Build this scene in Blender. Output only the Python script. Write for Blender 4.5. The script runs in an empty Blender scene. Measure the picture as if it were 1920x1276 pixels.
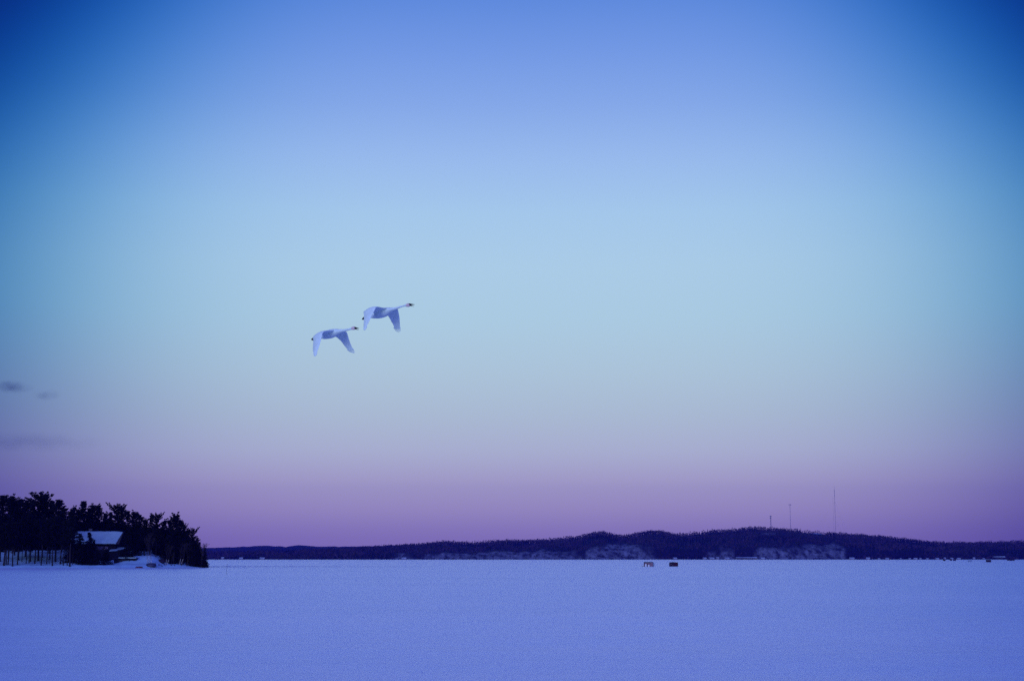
import bpy, math, random
import numpy as np
from mathutils import Vector, Matrix, noise

R = math.radians
scene = bpy.context.scene
COL = scene.collection

# ---------------------------------------------------------------- camera
F_PX = 1920 * 50 / 36.0            # focal length in photograph pixels
CAM_H = 3.8
HORIZON = 1046.0
PITCH = math.atan((HORIZON - 638) / F_PX)
cam = bpy.data.cameras.new('camera')
cam.lens = 50; cam.sensor_width = 36; cam.clip_start = 0.5; cam.clip_end = 60000
camo = bpy.data.objects.new('camera', cam); COL.objects.link(camo)
camo.location = (0, 0, CAM_H)
camo.rotation_euler = (math.pi / 2 + PITCH, 0, 0)
scene.camera = camo

# ---------------------------------------------------------------- exposure
scene.view_settings.view_transform = 'Standard'
scene.view_settings.look = 'None'
scene.view_settings.exposure = 0
scene.view_settings.gamma = 1
scene.cycles.max_bounces = 6
scene.cycles.volume_bounces = 0
scene.cycles.use_denoising = False


def lin(c):
    return tuple(((v / 255) / 12.92 if v / 255 <= 0.04045 else ((v / 255 + 0.055) / 1.055) ** 2.4) for v in c)


# ---------------------------------------------------------------- sky
SUN_EL, SUN_AZ = 3.0, 205.0        # low behind the camera, a little to the left
world = bpy.data.worlds.new('World'); scene.world = world
world.use_nodes = True
nt = world.node_tree; nt.nodes.clear()
N = nt.nodes.new; L = nt.links.new


def mth(op, a, b=None, c=None, clamp=False):
    n = N('ShaderNodeMath'); n.operation = op; n.use_clamp = clamp
    for i, v in enumerate((a, b, c)):
        if v is None: continue
        if isinstance(v, (int, float)): n.inputs[i].default_value = v
        else: L(v, n.inputs[i])
    return n.outputs[0]


tc = N('ShaderNodeTexCoord')
sep = N('ShaderNodeSeparateXYZ'); L(tc.outputs['Generated'], sep.inputs[0])
DX, DY, DZ = sep.outputs
elev = mth('MULTIPLY', mth('ARCSINE', DZ), 180 / math.pi)          # degrees above horizon
azim = mth('MULTIPLY', mth('ARCTAN2', DX, DY), 180 / math.pi)      # degrees right of the view north
ramp = N('ShaderNodeValToRGB')
SKY = [(-8, (100, 88, 172)), (0.0, (145, 125, 188)), (0.5, (150, 130, 191)), (0.95, (155, 136, 195)), (2.03, (180, 165, 206)), (3.09, (191, 184, 214)), (4.15, (191, 197, 220)), (5.65, (186, 204, 220)), (7.37, (184, 210, 225)), (9.52, (180, 214, 232)), (11.66, (178, 213, 236)), (13.8, (170, 207, 239)), (15.92, (157, 192, 240)), (18.03, (137, 173, 235)), (20.11, (118, 157, 230)), (22.15, (97, 141, 222)), (26, (72, 112, 206)), (34, (58, 98, 196)), (50, (42, 78, 182)), (90, (38, 68, 172))]
E0, E1 = -8.0, 90.0
els = ramp.color_ramp.elements
while len(els) < len(SKY): els.new(0.5)
for i, (e, c) in enumerate(SKY):
    els[i].position = (e - E0) / (E1 - E0); els[i].color = (*lin(c), 1)
L(mth('DIVIDE', mth('SUBTRACT', elev, E0), E1 - E0, clamp=True), ramp.inputs[0])
# lens vignette put into the sky colours: brightest round AZ0, EL0, falling off to deep blue at the sides
AZ0, EL0 = 0.6, 9.5
da = mth('DIVIDE', mth('SUBTRACT', azim, AZ0), 20.0)
de = mth('DIVIDE', mth('MAXIMUM', mth('SUBTRACT', elev, EL0), 0.0), 15.5)
r2 = mth('MULTIPLY', mth('MULTIPLY', da, da), mth('ADD', mth('MULTIPLY', mth('MULTIPLY', de, de), 1.35), 1.0))
r2p = mth('POWER', r2, 2.2)
up = N('ShaderNodeMapRange'); up.interpolation_type = 'SMOOTHSTEP'
L(elev, up.inputs[0]); up.inputs[1].default_value = 2.0; up.inputs[2].default_value = 11.0
comb = N('ShaderNodeCombineColor')
up2 = N('ShaderNodeMapRange'); up2.interpolation_type = 'SMOOTHSTEP'
L(elev, up2.inputs[0]); up2.inputs[1].default_value = 11.0; up2.inputs[2].default_value = 22.0
# per channel: fall-off low in the sky, fall-off higher up, floor
for i, (k0, k1, k2, fl) in enumerate([(0.86, 1.26, 1.45, 0.0), (0.92, 0.74, 0.64, 0.035), (0.60, 0.48, 0.42, 0.14)]):
    k = mth('MULTIPLY', mth('ADD', mth('ADD', mth('MULTIPLY', up.outputs[0], k1 - k0), k0), mth('MULTIPLY', up2.outputs[0], k2 - k1)), -1.0)
    L(mth('ADD', mth('MULTIPLY', mth('EXPONENT', mth('MULTIPLY', r2p, k)), 1 - fl), fl), comb.inputs[i])
mul = N('ShaderNodeMix'); mul.data_type = 'RGBA'; mul.blend_type = 'MULTIPLY'; mul.inputs[0].default_value = 1
L(ramp.outputs[0], mul.inputs[6]); L(comb.outputs[0], mul.inputs[7])
# brighter blue sky on the sun's side (behind the camera), which lights the snow
back = mth('MULTIPLY', mth('POWER', mth('MAXIMUM', mth('MULTIPLY', DY, -1.0), 0.0), 0.8),
           mth('POWER', mth('MAXIMUM', DZ, 0.0), 0.7))
side = N('ShaderNodeMix'); side.data_type = 'RGBA'; side.blend_type = 'MIX'
L(mth('MULTIPLY', back, 1.0, clamp=True), side.inputs[0])
L(mul.outputs[2], side.inputs[6]); side.inputs[7].default_value = (0.66, 0.84, 3.55, 1)
bg1 = N('ShaderNodeBackground'); L(side.outputs[2], bg1.inputs[0]); bg1.inputs[1].default_value = 1.0
skyt = N('ShaderNodeTexSky'); skyt.sky_type = 'NISHITA'; skyt.sun_disc = False
skyt.sun_elevation = R(-2.0); skyt.sun_rotation = R(SUN_AZ); skyt.altitude = 200; skyt.ozone_density = 4
bg2 = N('ShaderNodeBackground'); L(skyt.outputs[0], bg2.inputs[0]); bg2.inputs[1].default_value = 0.08
addsh = N('ShaderNodeAddShader'); L(bg1.outputs[0], addsh.inputs[0]); L(bg2.outputs[0], addsh.inputs[1])
wo = N('ShaderNodeOutputWorld'); L(addsh.outputs[0], wo.inputs[0])

# ---------------------------------------------------------------- sun (a broad, weak after-glow)
sd = bpy.data.lights.new('sun', 'SUN'); sd.energy = 0.85; sd.angle = R(25); sd.color = (0.78, 0.96, 0.86)
so = bpy.data.objects.new('sun', sd); COL.objects.link(so)
a = R(SUN_AZ)                       # clockwise from +Y
sdir = Vector((math.sin(a) * math.cos(R(8)), math.cos(a) * math.cos(R(8)), math.sin(R(8))))
so.rotation_euler = sdir.to_track_quat('Z', 'Y').to_euler()


# ================================================================ helpers
def at(px, py, Y):
    """point at depth Y (world metres north of the camera) seen at photograph pixel px, py"""
    c, s = math.cos(PITCH), math.sin(PITCH)
    u, v = (px - 960) / F_PX, (638 - py) / F_PX
    d = Vector((u, c - v * s, s + v * c))
    return Vector((0, 0, CAM_H)) + d * (Y / d.y)


def tag(o, label=None, cat=None, group=None, kind=None):
    if label: o['label'] = label
    if cat: o['category'] = cat
    if group: o['group'] = group
    if kind: o['kind'] = kind
    return o


def empty(name, loc=(0, 0, 0), rz=0.0):
    o = bpy.data.objects.new(name, None); COL.objects.link(o)
    o.location = loc; o.rotation_euler = (0, 0, rz); o.empty_display_size = 0.5
    return o


class MB:
    def __init__(s): s.v = []; s.f = []; s.m = []

    def add(s, vs, fs, mi=0):
        n = len(s.v); s.v += [tuple(v) for v in vs]
        for f in fs: s.f.append([n + i for i in f]); s.m.append(mi)
        return s

    def box(s, x0, x1, y0, y1, z0, z1, mi=0):
        v = [(x, y, z) for z in (z0, z1) for x, y in ((x0, y0), (x1, y0), (x1, y1), (x0, y1))]
        return s.add(v, [(3, 2, 1, 0), (4, 5, 6, 7), (0, 1, 5, 4), (1, 2, 6, 5), (2, 3, 7, 6), (3, 0, 4, 7)], mi)

    def prism(s, poly, axis, a0, a1, mi=0):
        """poly: (p, q) list; axis 'x' -> (y,z) profile swept along x; axis 'y' -> (x,z) along y; 'z' -> (x,y)"""
        def P(p, q, a):
            return (a, p, q) if axis == 'x' else (p, a, q) if axis == 'y' else (p, q, a)
        n = len(poly)
        v = [P(p, q, a0) for p, q in poly] + [P(p, q, a1) for p, q in poly]
        f = [list(range(n - 1, -1, -1)), list(range(n, 2 * n))] + [(i, (i + 1) % n, n + (i + 1) % n, n + i) for i in range(n)]
        return s.add(v, f, mi)

    def tube(s, pts, rad, n=6, mi=0, cap=True):
        pts = [Vector(p) for p in pts]
        if isinstance(rad, (int, float)): rad = [rad] * len(pts)
        vs = []; ref = None
        for i, p in enumerate(pts):
            t = (pts[min(i + 1, len(pts) - 1)] - pts[max(i - 1, 0)]).normalized()
            if ref is None: ref = t.orthogonal().normalized()
            ref = (ref - t * ref.dot(t)); ref = ref.normalized() if ref.length > 1e-6 else t.orthogonal().normalized()
            b = t.cross(ref)
            for k in range(n):
                an = 2 * math.pi * k / n
                vs.append(p + (ref * math.cos(an) + b * math.sin(an)) * rad[i])
        fs = []
        for i in range(len(pts) - 1):
            for k in range(n):
                fs.append((i * n + k, i * n + (k + 1) % n, (i + 1) * n + (k + 1) % n, (i + 1) * n + k))
        if cap: fs += [list(range(n - 1, -1, -1)), [(len(pts) - 1) * n + k for k in range(n)]]
        return s.add(vs, fs, mi)

    def build(s, name, mats, parent=None, smooth=False):
        me = bpy.data.meshes.new(name); me.from_pydata(s.v, [], s.f); me.validate()
        mats = mats if isinstance(mats, (list, tuple)) else [mats]
        for m in mats: me.materials.append(m)
        if len(mats) > 1: me.polygons.foreach_set('material_index', s.m[:len(me.polygons)])
        if smooth: me.polygons.foreach_set('use_smooth', [True] * len(me.polygons))
        me.update()
        o = bpy.data.objects.new(name, me); COL.objects.link(o)
        if parent: o.parent = parent
        return o


def np_mesh(name, V, F, mats, parent=None, mi=None, smooth=False):
    """V (n,3) array, F (m,k) array with fixed k"""
    me = bpy.data.meshes.new(name)
    n, m, k = len(V), len(F), F.shape[1]
    me.vertices.add(n); me.vertices.foreach_set('co', np.asarray(V, dtype=np.float32).ravel())
    me.loops.add(m * k); me.loops.foreach_set('vertex_index', np.asarray(F, dtype=np.int32).ravel())
    me.polygons.add(m); me.polygons.foreach_set('loop_start', np.arange(0, m * k, k, dtype=np.int32))
    try: me.polygons.foreach_set('loop_total', np.full(m, k, dtype=np.int32))
    except Exception: pass
    for mt in (mats if isinstance(mats, (list, tuple)) else [mats]): me.materials.append(mt)
    if mi is not None: me.polygons.foreach_set('material_index', np.asarray(mi, dtype=np.int32))
    if smooth: me.polygons.foreach_set('use_smooth', np.ones(m, dtype=bool))
    me.update(calc_edges=True); me.validate()
    o = bpy.data.objects.new(name, me); COL.objects.link(o)
    if parent: o.parent = parent
    return o


KIDS = {}


def copy_tree(o, parent=None):
    c = o.copy(); COL.objects.link(c); c.parent = parent
    for ch in list(o.children): copy_tree(ch, c)
    return c


def sm(t):
    t = np.clip(t, 0, 1); return t * t * (3 - 2 * t)


# ---------------------------------------------------------------- materials
def mat(name, col, rough=0.8, spec=0.3, var=0.0, scale=1.0, bump=0.0, bscale=None, metal=0.0, stretch=(1, 1, 1), col2=None, detail=4,
        dist=0.05, sheen=0.0):
    m = bpy.data.materials.new(name); m.use_nodes = True
    t = m.node_tree; b = t.nodes['Principled BSDF']
    b.inputs['Roughness'].default_value = rough; b.inputs['Specular IOR Level'].default_value = spec
    b.inputs['Metallic'].default_value = metal
    b.inputs['Base Color'].default_value = (*col, 1)
    tcn = t.nodes.new('ShaderNodeTexCoord'); mp = t.nodes.new('ShaderNodeMapping')
    mp.inputs['Scale'].default_value = stretch
    t.links.new(tcn.outputs['Object'], mp.inputs[0])
    ns = t.nodes.new('ShaderNodeTexNoise'); ns.inputs['Scale'].default_value = scale; ns.inputs['Detail'].default_value = detail
    t.links.new(mp.outputs[0], ns.inputs[0])
    rp = t.nodes.new('ShaderNodeValToRGB')
    c2 = col2 if col2 else tuple(c * (1 + var) for c in col)
    c1 = col if col2 else tuple(c * (1 - var) for c in col)
    rp.color_ramp.elements[0].position = 0.35; rp.color_ramp.elements[1].position = 0.65
    rp.color_ramp.elements[0].color = (*c1, 1); rp.color_ramp.elements[1].color = (*c2, 1)
    t.links.new(ns.outputs['Fac'], rp.inputs[0]); t.links.new(rp.outputs[0], b.inputs['Base Color'])
    if bump:
        n2 = t.nodes.new('ShaderNodeTexNoise'); n2.inputs['Scale'].default_value = bscale or scale; n2.inputs['Detail'].default_value = 6
        t.links.new(mp.outputs[0], n2.inputs[0])
        bp = t.nodes.new('ShaderNodeBump'); bp.inputs['Strength'].default_value = bump; bp.inputs['Distance'].default_value = dist
        t.links.new(n2.outputs['Fac'], bp.inputs['Height']); t.links.new(bp.outputs[0], b.inputs['Normal'])
    return m


M_SNOWB = mat('bank_snow', (0.27, 0.44, 0.58), 0.7, 0.3, 0.10, 0.15, bump=0.5, bscale=0.6, dist=0.3)  # snow colour darkened to stand in for tree shade, and for debris
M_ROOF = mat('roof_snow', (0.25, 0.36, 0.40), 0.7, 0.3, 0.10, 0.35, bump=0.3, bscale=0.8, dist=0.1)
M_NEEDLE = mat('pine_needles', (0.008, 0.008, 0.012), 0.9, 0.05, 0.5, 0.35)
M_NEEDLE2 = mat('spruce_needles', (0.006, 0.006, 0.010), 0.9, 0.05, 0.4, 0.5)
M_BARK = mat('pine_bark', (0.022, 0.017, 0.022), 0.9, 0.1, 0.4, 1.5)
M_BIRCH = mat('birch_bark', (0.42, 0.36, 0.33), 0.8, 0.2, 0.35, 1.2)
M_TWIG = mat('bare_twigs', (0.035, 0.025, 0.032), 0.9, 0.1, 0.3, 1.0)
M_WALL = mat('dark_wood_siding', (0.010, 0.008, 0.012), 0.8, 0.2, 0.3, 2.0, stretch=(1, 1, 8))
M_TRIM = mat('weathered_trim', (0.03, 0.025, 0.032), 0.8, 0.2, 0.2, 2.0)
M_STONE = mat('chimney_stone', (0.10, 0.09, 0.09), 0.9, 0.2, 0.3, 3.0, bump=0.4)
M_GLASS = mat('window_glass', (0.04, 0.035, 0.08), 0.4, 0.3, metal=0.5, col2=(0.10, 0.07, 0.20))
M_GLASS.node_tree.nodes['Principled BSDF'].inputs['Metallic'].default_value = 0.5
M_TARP = mat('blue_tarp', (0.015, 0.015, 0.05), 0.5, 0.4, 0.2, 2.0, bump=0.3)
M_RED = mat('red_canoe_paint', (0.07, 0.008, 0.02), 0.5, 0.5, 0.2, 2.0)
M_DARK = mat('dark_cloth', (0.014, 0.006, 0.018), 0.8, 0.2, 0.3, 2.0)
M_MAROON = mat('maroon_cloth', (0.05, 0.007, 0.02), 0.8, 0.2, 0.3, 2.0)
M_PALECL = mat('pale_cloth', (0.62, 0.60, 0.56), 0.8, 0.2, 0.2, 1.0)
M_LILAC = mat('lilac_plywood', (0.22, 0.13, 0.14), 0.8, 0.2, 0.2, 1.0)
M_BLUECL = mat('blue_cloth', (0.20, 0.26, 0.32), 0.8, 0.2, 0.2, 1.0)
M_STEEL = mat('galvanised_steel', (0.30, 0.25, 0.30), 0.6, 0.4, 0.1, 1.0, metal=0.3)
M_FROOF = mat('old_roof_snow', (0.30, 0.36, 0.44), 0.8, 0.2, 0.35, 0.05)
M_POLE = mat('painted_pole', (0.06, 0.08, 0.12), 0.7, 0.3, 0.2, 1.0)
M_COTT = mat('cottage_wall', (0.20, 0.16, 0.17), 0.8, 0.2, 0.4, 0.05)


# ---------------------------------------------------------------- frozen lake
def lake_material():
    m = bpy.data.materials.new('wind_packed_snow'); m.use_nodes = True
    t = m.node_tree; b = t.nodes['Principled BSDF']; n = t.nodes.new; l = t.links.new
    b.inputs['Roughness'].default_value = 0.34; b.inputs['Specular IOR Level'].default_value = 0.9
    tcn = n('ShaderNodeTexCoord')
    def noi(sc, st, det=5, rough=0.55):
        mp = n('ShaderNodeMapping'); mp.inputs['Scale'].default_value = st; l(tcn.outputs['Object'], mp.inputs[0])
        x = n('ShaderNodeTexNoise'); x.inputs['Scale'].default_value = sc; x.inputs['Detail'].default_value = det
        x.inputs['Roughness'].default_value = rough; l(mp.outputs[0], x.inputs[0]); return x.outputs['Fac']
    big = noi(0.02, (0.35, 1.0, 1.0), 6); fine = noi(0.6, (0.35, 1.2, 1.0), 8, 0.65)
    mx = n('ShaderNodeMath'); mx.operation = 'MULTIPLY_ADD'; l(fine, mx.inputs[0]); mx.inputs[1].default_value = 0.45; 
    h = n('ShaderNodeMath'); h.operation = 'MULTIPLY'; l(big, h.inputs[0]); h.inputs[1].default_value = 0.55
    l(h.outputs[0], mx.inputs[2])
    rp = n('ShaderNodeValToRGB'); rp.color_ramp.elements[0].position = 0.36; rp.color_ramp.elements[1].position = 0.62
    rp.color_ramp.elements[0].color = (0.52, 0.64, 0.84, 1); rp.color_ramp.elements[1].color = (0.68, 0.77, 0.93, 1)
    l(mx.outputs[0], rp.inputs[0])
    grain = noi(4.0, (0.6, 1.2, 1.0), 10, 0.85)
    gr = n('ShaderNodeMapRange'); gr.inputs[1].default_value = 0.3; gr.inputs[2].default_value = 0.7; gr.inputs[3].default_value = 0.90; gr.inputs[4].default_value = 1.05
    l(grain, gr.inputs[0]); gm = n('ShaderNodeMix'); gm.data_type = 'RGBA'; gm.blend_type = 'MULTIPLY'; gm.inputs[0].default_value = 1
    l(rp.outputs[0], gm.inputs[6]); l(gr.outputs[0], gm.inputs[7]); l(gm.outputs[2], b.inputs['Base Color'])
    bp = n('ShaderNodeBump'); bp.inputs['Strength'].default_value = 0.4; bp.inputs['Distance'].default_value = 0.12
    f2 = noi(1.4, (0.5, 1.6, 1.0), 8, 0.65); f3 = noi(9.0, (0.7, 1.3, 1.0), 6, 0.75)
    hm_ = n('ShaderNodeMath'); hm_.operation = 'MULTIPLY_ADD'; l(f3, hm_.inputs[0]); hm_.inputs[1].default_value = 0.35; l(f2, hm_.inputs[2])
    l(hm_.outputs[0], bp.inputs['Height']); l(bp.outputs[0], b.inputs['Normal'])
    return m


def lake():
    xs = np.concatenate([[-20000, -9000, -4000, -1500, -500], np.linspace(-120, 120, 97), [500, 1500, 4000, 9000, 20000]])
    ys = np.concatenate([[-4000, -500, -50], np.linspace(2, 160, 150), [200, 300, 600, 1500, 4000, 9000, 24000]])
    X, Y = np.meshgrid(xs, ys)
    Z = np.zeros_like(X)
    for i in range(X.shape[0]):
        for j in range(X.shape[1]):
            x, y = X[i, j], Y[i, j]
            w = float(sm((125 - abs(x)) / 40) * sm((165 - y) / 60) * sm((y + 5) / 10))
            if w > 0:
                Z[i, j] = w * (0.10 * noise.fractal(Vector((x * 0.05, y * 0.13, 0)), 1.0, 2.0, 4) +
                               0.025 * noise.noise(Vector((x * 0.35, y * 0.9, 3))))
    V = np.stack([X.ravel(), Y.ravel(), Z.ravel()], 1)
    r, c = X.shape
    I = np.arange(r * c).reshape(r, c)
    F = np.stack([I[:-1, :-1].ravel(), I[:-1, 1:].ravel(), I[1:, 1:].ravel(), I[1:, :-1].ravel()], 1)
    o = np_mesh('frozen_lake', V, F, lake_material(), smooth=True)
    tag(o, kind='structure')


lake()


# ================================================================ far hills
def interp(tab, x):
    xs, ys = zip(*tab); return np.interp(x, xs, ys)


SKYL = [(-150, 1040), (300, 1038), (390, 1036), (470, 1034), (560, 1031), (640, 1029), (700, 1025), (740, 1023.5), (790, 1021),
        (830, 1015), (860, 1017), (900, 1017), (930, 1014), (990, 1013), (1040, 1012), (1080, 1007), (1110, 999), (1130, 997.5),
        (1150, 1003), (1165, 1005), (1190, 1001), (1212, 995), (1240, 996), (1262, 1002), (1290, 1001.5), (1330, 997),
        (1380, 994.5), (1405, 990), (1440, 991), (1480, 994), (1510, 996), (1530, 998), (1560, 999.5), (1590, 1002), (1640, 1004.5),
        (1680, 1010), (1720, 1014), (1760, 1017), (1800, 1017.5), (1860, 1017), (1920, 1015), (2150, 1010)]
Y_SH, Y_RG = 4600.0, 5900.0
# bare bluff faces: (px centre, half width px, how far up the slope 0..1)
BLUFFS = [(850, 58, .18), (930, 60, .22), (1010, 75, .18), (1165, 44, .29), (1115, 34, .14), (1065, 40, .12), (1212, 20, .12),
          (1480, 45, .12), (1525, 42, .20), (1556, 26, .36), (1350, 28, .10), (1430, 25, .12), (760, 25, .10), (1435, 22, .0)]


def ridge_z(u, ycur=Y_RG, tab=SKYL, tree=11.0):
    return np.maximum(3.8 + (HORIZON - interp(tab, u)) * ycur / F_PX - tree, 2.0)


def hill_h(u, t):
    """height at pixel column u (x direction) and inland fraction t"""
    H = ridge_z(u)
    bl = 0.30
    P = bl * sm((t) / 0.10) + (1 - bl) * np.sin(np.clip(t, 0, 1) * math.pi / 2) ** 1.25
    P = np.where(t > 1, 1 - 0.5 * (t - 1), P)
    return np.maximum(H * P, 0) * 1.0


def vnoise(x, y, s=0):
    return noise.fractal(Vector((x, y, s)), 1.0, 2.0, 4)


def hill_material():
    m = bpy.data.materials.new('brushy_snow_slope'); m.use_nodes = True
    t = m.node_tree; b = t.nodes['Principled BSDF']; n = t.nodes.new; l = t.links.new
    b.inputs['Roughness'].default_value = 0.9; b.inputs['Specular IOR Level'].default_value = 0.1
    at_ = n('ShaderNodeAttribute'); at_.attribute_name = 'bare'
    mx = n('ShaderNodeMix'); mx.data_type = 'RGBA'; mx.inputs[6].default_value = (0.014, 0.012, 0.018, 1)
    tcn = n('ShaderNodeTexCoord'); mp = n('ShaderNodeMapping'); mp.inputs['Scale'].default_value = (1.0, 0.25, 1.0)
    l(tcn.outputs['Object'], mp.inputs[0])
    a = n('ShaderNodeTexNoise'); a.inputs['Scale'].default_value = 0.055; a.inputs['Detail'].default_value = 8
    a.inputs['Roughness'].default_value = 0.7; l(mp.outputs[0], a.inputs[0])
    rp = n('ShaderNodeValToRGB'); e = rp.color_ramp.elements
    e[0].position = 0.40; e[1].position = 0.66
    e[0].color = (0.022, 0.02, 0.028, 1); e[1].color = (0.24, 0.25, 0.30, 1)
    l(a.outputs['Fac'], rp.inputs[0]); l(rp.outputs[0], mx.inputs[7]); l(at_.outputs['Fac'], mx.inputs[0]); l(mx.outputs[2], b.inputs['Base Color'])
    return m


M_HILL = hill_material()


def hills():
    us = np.linspace(-300, 2250, 420)
    ts = np.concatenate([[-0.01, 0, .01, .02, .035, .05, .07, .09], np.linspace(.11, 1, 36), np.linspace(1.1, 2.4, 8)])
    V = []
    for t in ts:
        Y = Y_SH + t * (Y_RG - Y_SH)
        for u in us:
            X = (u - 960) / F_PX * Y
            z = float(hill_h(u, np.array(t)))
            amp = float(sm(np.array(t / 0.05))) * (1 - 0.75 * float(sm(np.array((t - 0.7) / 0.3))))
            gully = abs(noise.noise(Vector((X * 0.022, Y * 0.004, 2)))) * 14 * float(sm(np.array(t / .03)) * sm(np.array((.5 - t) / .4)))
            z += amp * (10 * vnoise(X * 0.004, Y * 0.004)) - gully
            V.append((X, Y, max(z, -1.0) if t <= 0 else max(z, 0.6 * min(t * 100, 1))))
    r, c = len(ts), len(us)
    I = np.arange(r * c).reshape(r, c)
    F = np.stack([I[:-1, :-1].ravel(), I[:-1, 1:].ravel(), I[1:, 1:].ravel(), I[1:, :-1].ravel()], 1)
    V = np.array(V)
    o = np_mesh('hills', V, F, M_HILL, smooth=True); tag(o, kind='structure')
    ba = []
    for t in ts:
        for u in us:
            v = 0.0
            for c_, w_, up_ in BLUFFS:
                q = 1 - ((u - c_) / w_) ** 2
                if q > 0: v = max(v, min(1, (up_ * q + .03 + .09 * noise.noise(Vector((u * .09, t * 8, 6))) - t) / .07))
            if 1424 < u < 1450 and .53 < t < .68: v = 1
            ba.append(max(0.0, v))
    o.data.attributes.new('bare', 'FLOAT', 'POINT').data.foreach_set('value', np.array(ba, dtype=np.float32))
    return us, ts, V[:, 2].reshape(r, c)


HU, HT, HZ = hills()


def hill_z(u, t):
    i = np.clip((u - HU[0]) / (HU[1] - HU[0]), 0, len(HU) - 1.001)
    j = np.interp(t, HT, np.arange(len(HT)))
    i0 = int(i); j0 = min(int(j), len(HT) - 2); fi = i - i0; fj = j - j0
    return (HZ[j0, i0] * (1 - fi) * (1 - fj) + HZ[j0, i0 + 1] * fi * (1 - fj) + HZ[j0 + 1, i0] * (1 - fi) * fj + HZ[j0 + 1, i0 + 1] * fi * fj)


SKYL2 = [(-150, 1034), (300, 1030), (392, 1027), (440, 1025.5), (500, 1022.5), (540, 1025), (562, 1021.5), (600, 1024.5), (680, 1024),
         (760, 1021.5), (800, 1024), (900, 1030), (1100, 1038), (2200, 1040)]


def distant_hills():
    Yr = 9000.0
    us = np.linspace(-300, 1400, 260)
    V = []
    rows = [(-0.3, 0), (-0.15, .55), (0, 1), (.1, .97), (.3, .6)]
    for k, (d, s) in enumerate(rows):
        Y = Yr + d * 6000
        for u in us:
            X = (u - 960) / F_PX * Y
            H = 3.8 + (HORIZON - float(interp(SKYL2, u))) * Yr / F_PX
            V.append((X, Y, H * s + (3 * noise.noise(Vector((X * .01, k, 0))) + 4 * noise.noise(Vector((X * .03, k, 5))) if s else 0)))
    r, c = len(rows), len(us)
    I = np.arange(r * c).reshape(r, c)
    F = np.stack([I[:-1, :-1].ravel(), I[:-1, 1:].ravel(), I[1:, 1:].ravel(), I[1:, :-1].ravel()], 1)
    m = mat('distant_woods', (0.018, 0.014, 0.022), 0.95, 0.05, 0.3, 0.01, stretch=(1, .3, 3))
    tag(np_mesh('hills', np.array(V), F, m, smooth=True), kind='structure')


distant_hills()

M_FAR = [mat('far_bare_crowns', (0.066, 0.040, 0.060), 0.95, 0.05, 0.25, 0.02),
         mat('far_evergreen_crowns', (0.007, 0.007, 0.012), 0.95, 0.05, 0.25, 0.02),
         mat('far_brush', (0.045, 0.036, 0.045), 0.95, 0.05, 0.25, 0.02)]


def clearing(u, t):
    """1 where no wood grows"""
    for c, w, up in BLUFFS:
        e = up * (1 - ((u - c) / w) ** 2) + .07 * noise.noise(Vector((u * .11, t * 9, 8)))
        if abs(u - c) < w and t < e: return True
    if 1500 < u < 1545 and 0.70 < t < 0.955: return True       # snow field below the crest
    if 1424 < u < 1450 and 0.55 < t < 0.66: return True
    return False


def far_forest():
    rng = np.random.default_rng(7); rr = random.Random(7)
    VV, FF, MI = [], [], []; nv = 0
    rows = np.concatenate([[0.004, .014, .03, .05, .075], np.linspace(.10, .93, 20), [.955, .975, .99, 1.0, 1.015]])
    for t in rows:
        Y = Y_SH + t * (Y_RG - Y_SH)
        crest = t > .94
        step = (7.5 if crest else 9.5) / Y * F_PX
        u = (330.0 if t < 0.9 else 330)
        while u < 2080:
            u += step * rr.uniform(.55, 1.45)
            tt = t + rr.uniform(-.012, .012) * (0 if t < .01 else 1)
            bluff = clearing(u, tt)
            if bluff and rr.random() > (0.10 if tt < .5 else 0.0): continue
            patch = noise.noise(Vector((u * .012, t * 5, 1)))
            if t < .02 and rr.random() < .35: continue
            Yt = Y_SH + tt * (Y_RG - Y_SH); X = (u - 960) / F_PX * Yt
            z = hill_z(u, tt)
            patch = 1.3 * patch + .45 * noise.noise(Vector((u * .045, t * 14, 4)))
            con = rr.random() < (0.08 + 1.9 * max(0, patch))
            h = rr.uniform(9, 17) * (1 if con else .95)
            if t < .06: h *= .55
            if crest:
                h = 12.5 * rr.uniform(.7, 1.2) * (.9 + 1.0 * noise.noise(Vector((u * .05, 3, 3))) + .45 * noise.noise(Vector((u * .14, 3, 3))))
                if rr.random() < .03: h *= 1.4
            if bluff: h *= .4
            if 1497 < u < 1546 and tt < .96:
                lim = at(u, 1001.6, Yt).z - z
                if h > lim:
                    if lim < 3: continue
                    h = lim
            if 1498 < u < 1532 and tt > .96: h *= 1.25
            n = 20 if crest else 15
            if con:
                w = h * .26
                zz = rng.uniform(.05, 1, n) ** .8; rad = (1 - zz) * w + .3
            else:
                w = h * .42
                zz = rng.uniform(.15, 1, n); rad = np.sqrt(np.clip(1 - ((zz - .6) / .45) ** 2, .05, 1)) * w
            an = rng.uniform(0, 2 * np.pi, n); rr2 = np.sqrt(rng.uniform(0, 1, n)) * rad
            C = np.stack([X + np.cos(an) * rr2, Yt + np.sin(an) * rr2, z + zz * h], 1)
            s = (1.1 if con else 1.5) * (.8 if crest else 1.25)
            A = rng.normal(0, 1, (n, 3)) * [1, 1, .35 if con else .8]; B = rng.normal(0, 1, (n, 3))
            A *= s * 1.2 / np.linalg.norm(A, axis=1)[:, None]; B *= s / np.linalg.norm(B, axis=1)[:, None]
            q = np.stack([C - A, C - B * .8, C + A, C + B * 1.1], 1).reshape(-1, 3)
            VV.append(q); FF.append(np.arange(n * 4).reshape(n, 4) + nv); nv += n * 4
            MI += [1 if con else (2 if patch < -.12 and rr.random() < .75 else 0)] * n
    o = np_mesh('far_forest', np.concatenate(VV), np.concatenate(FF), M_FAR, mi=MI)
    tag(o, 'dark winter woods covering the long hill on the far shore', 'forest', kind='stuff')


far_forest()


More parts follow.
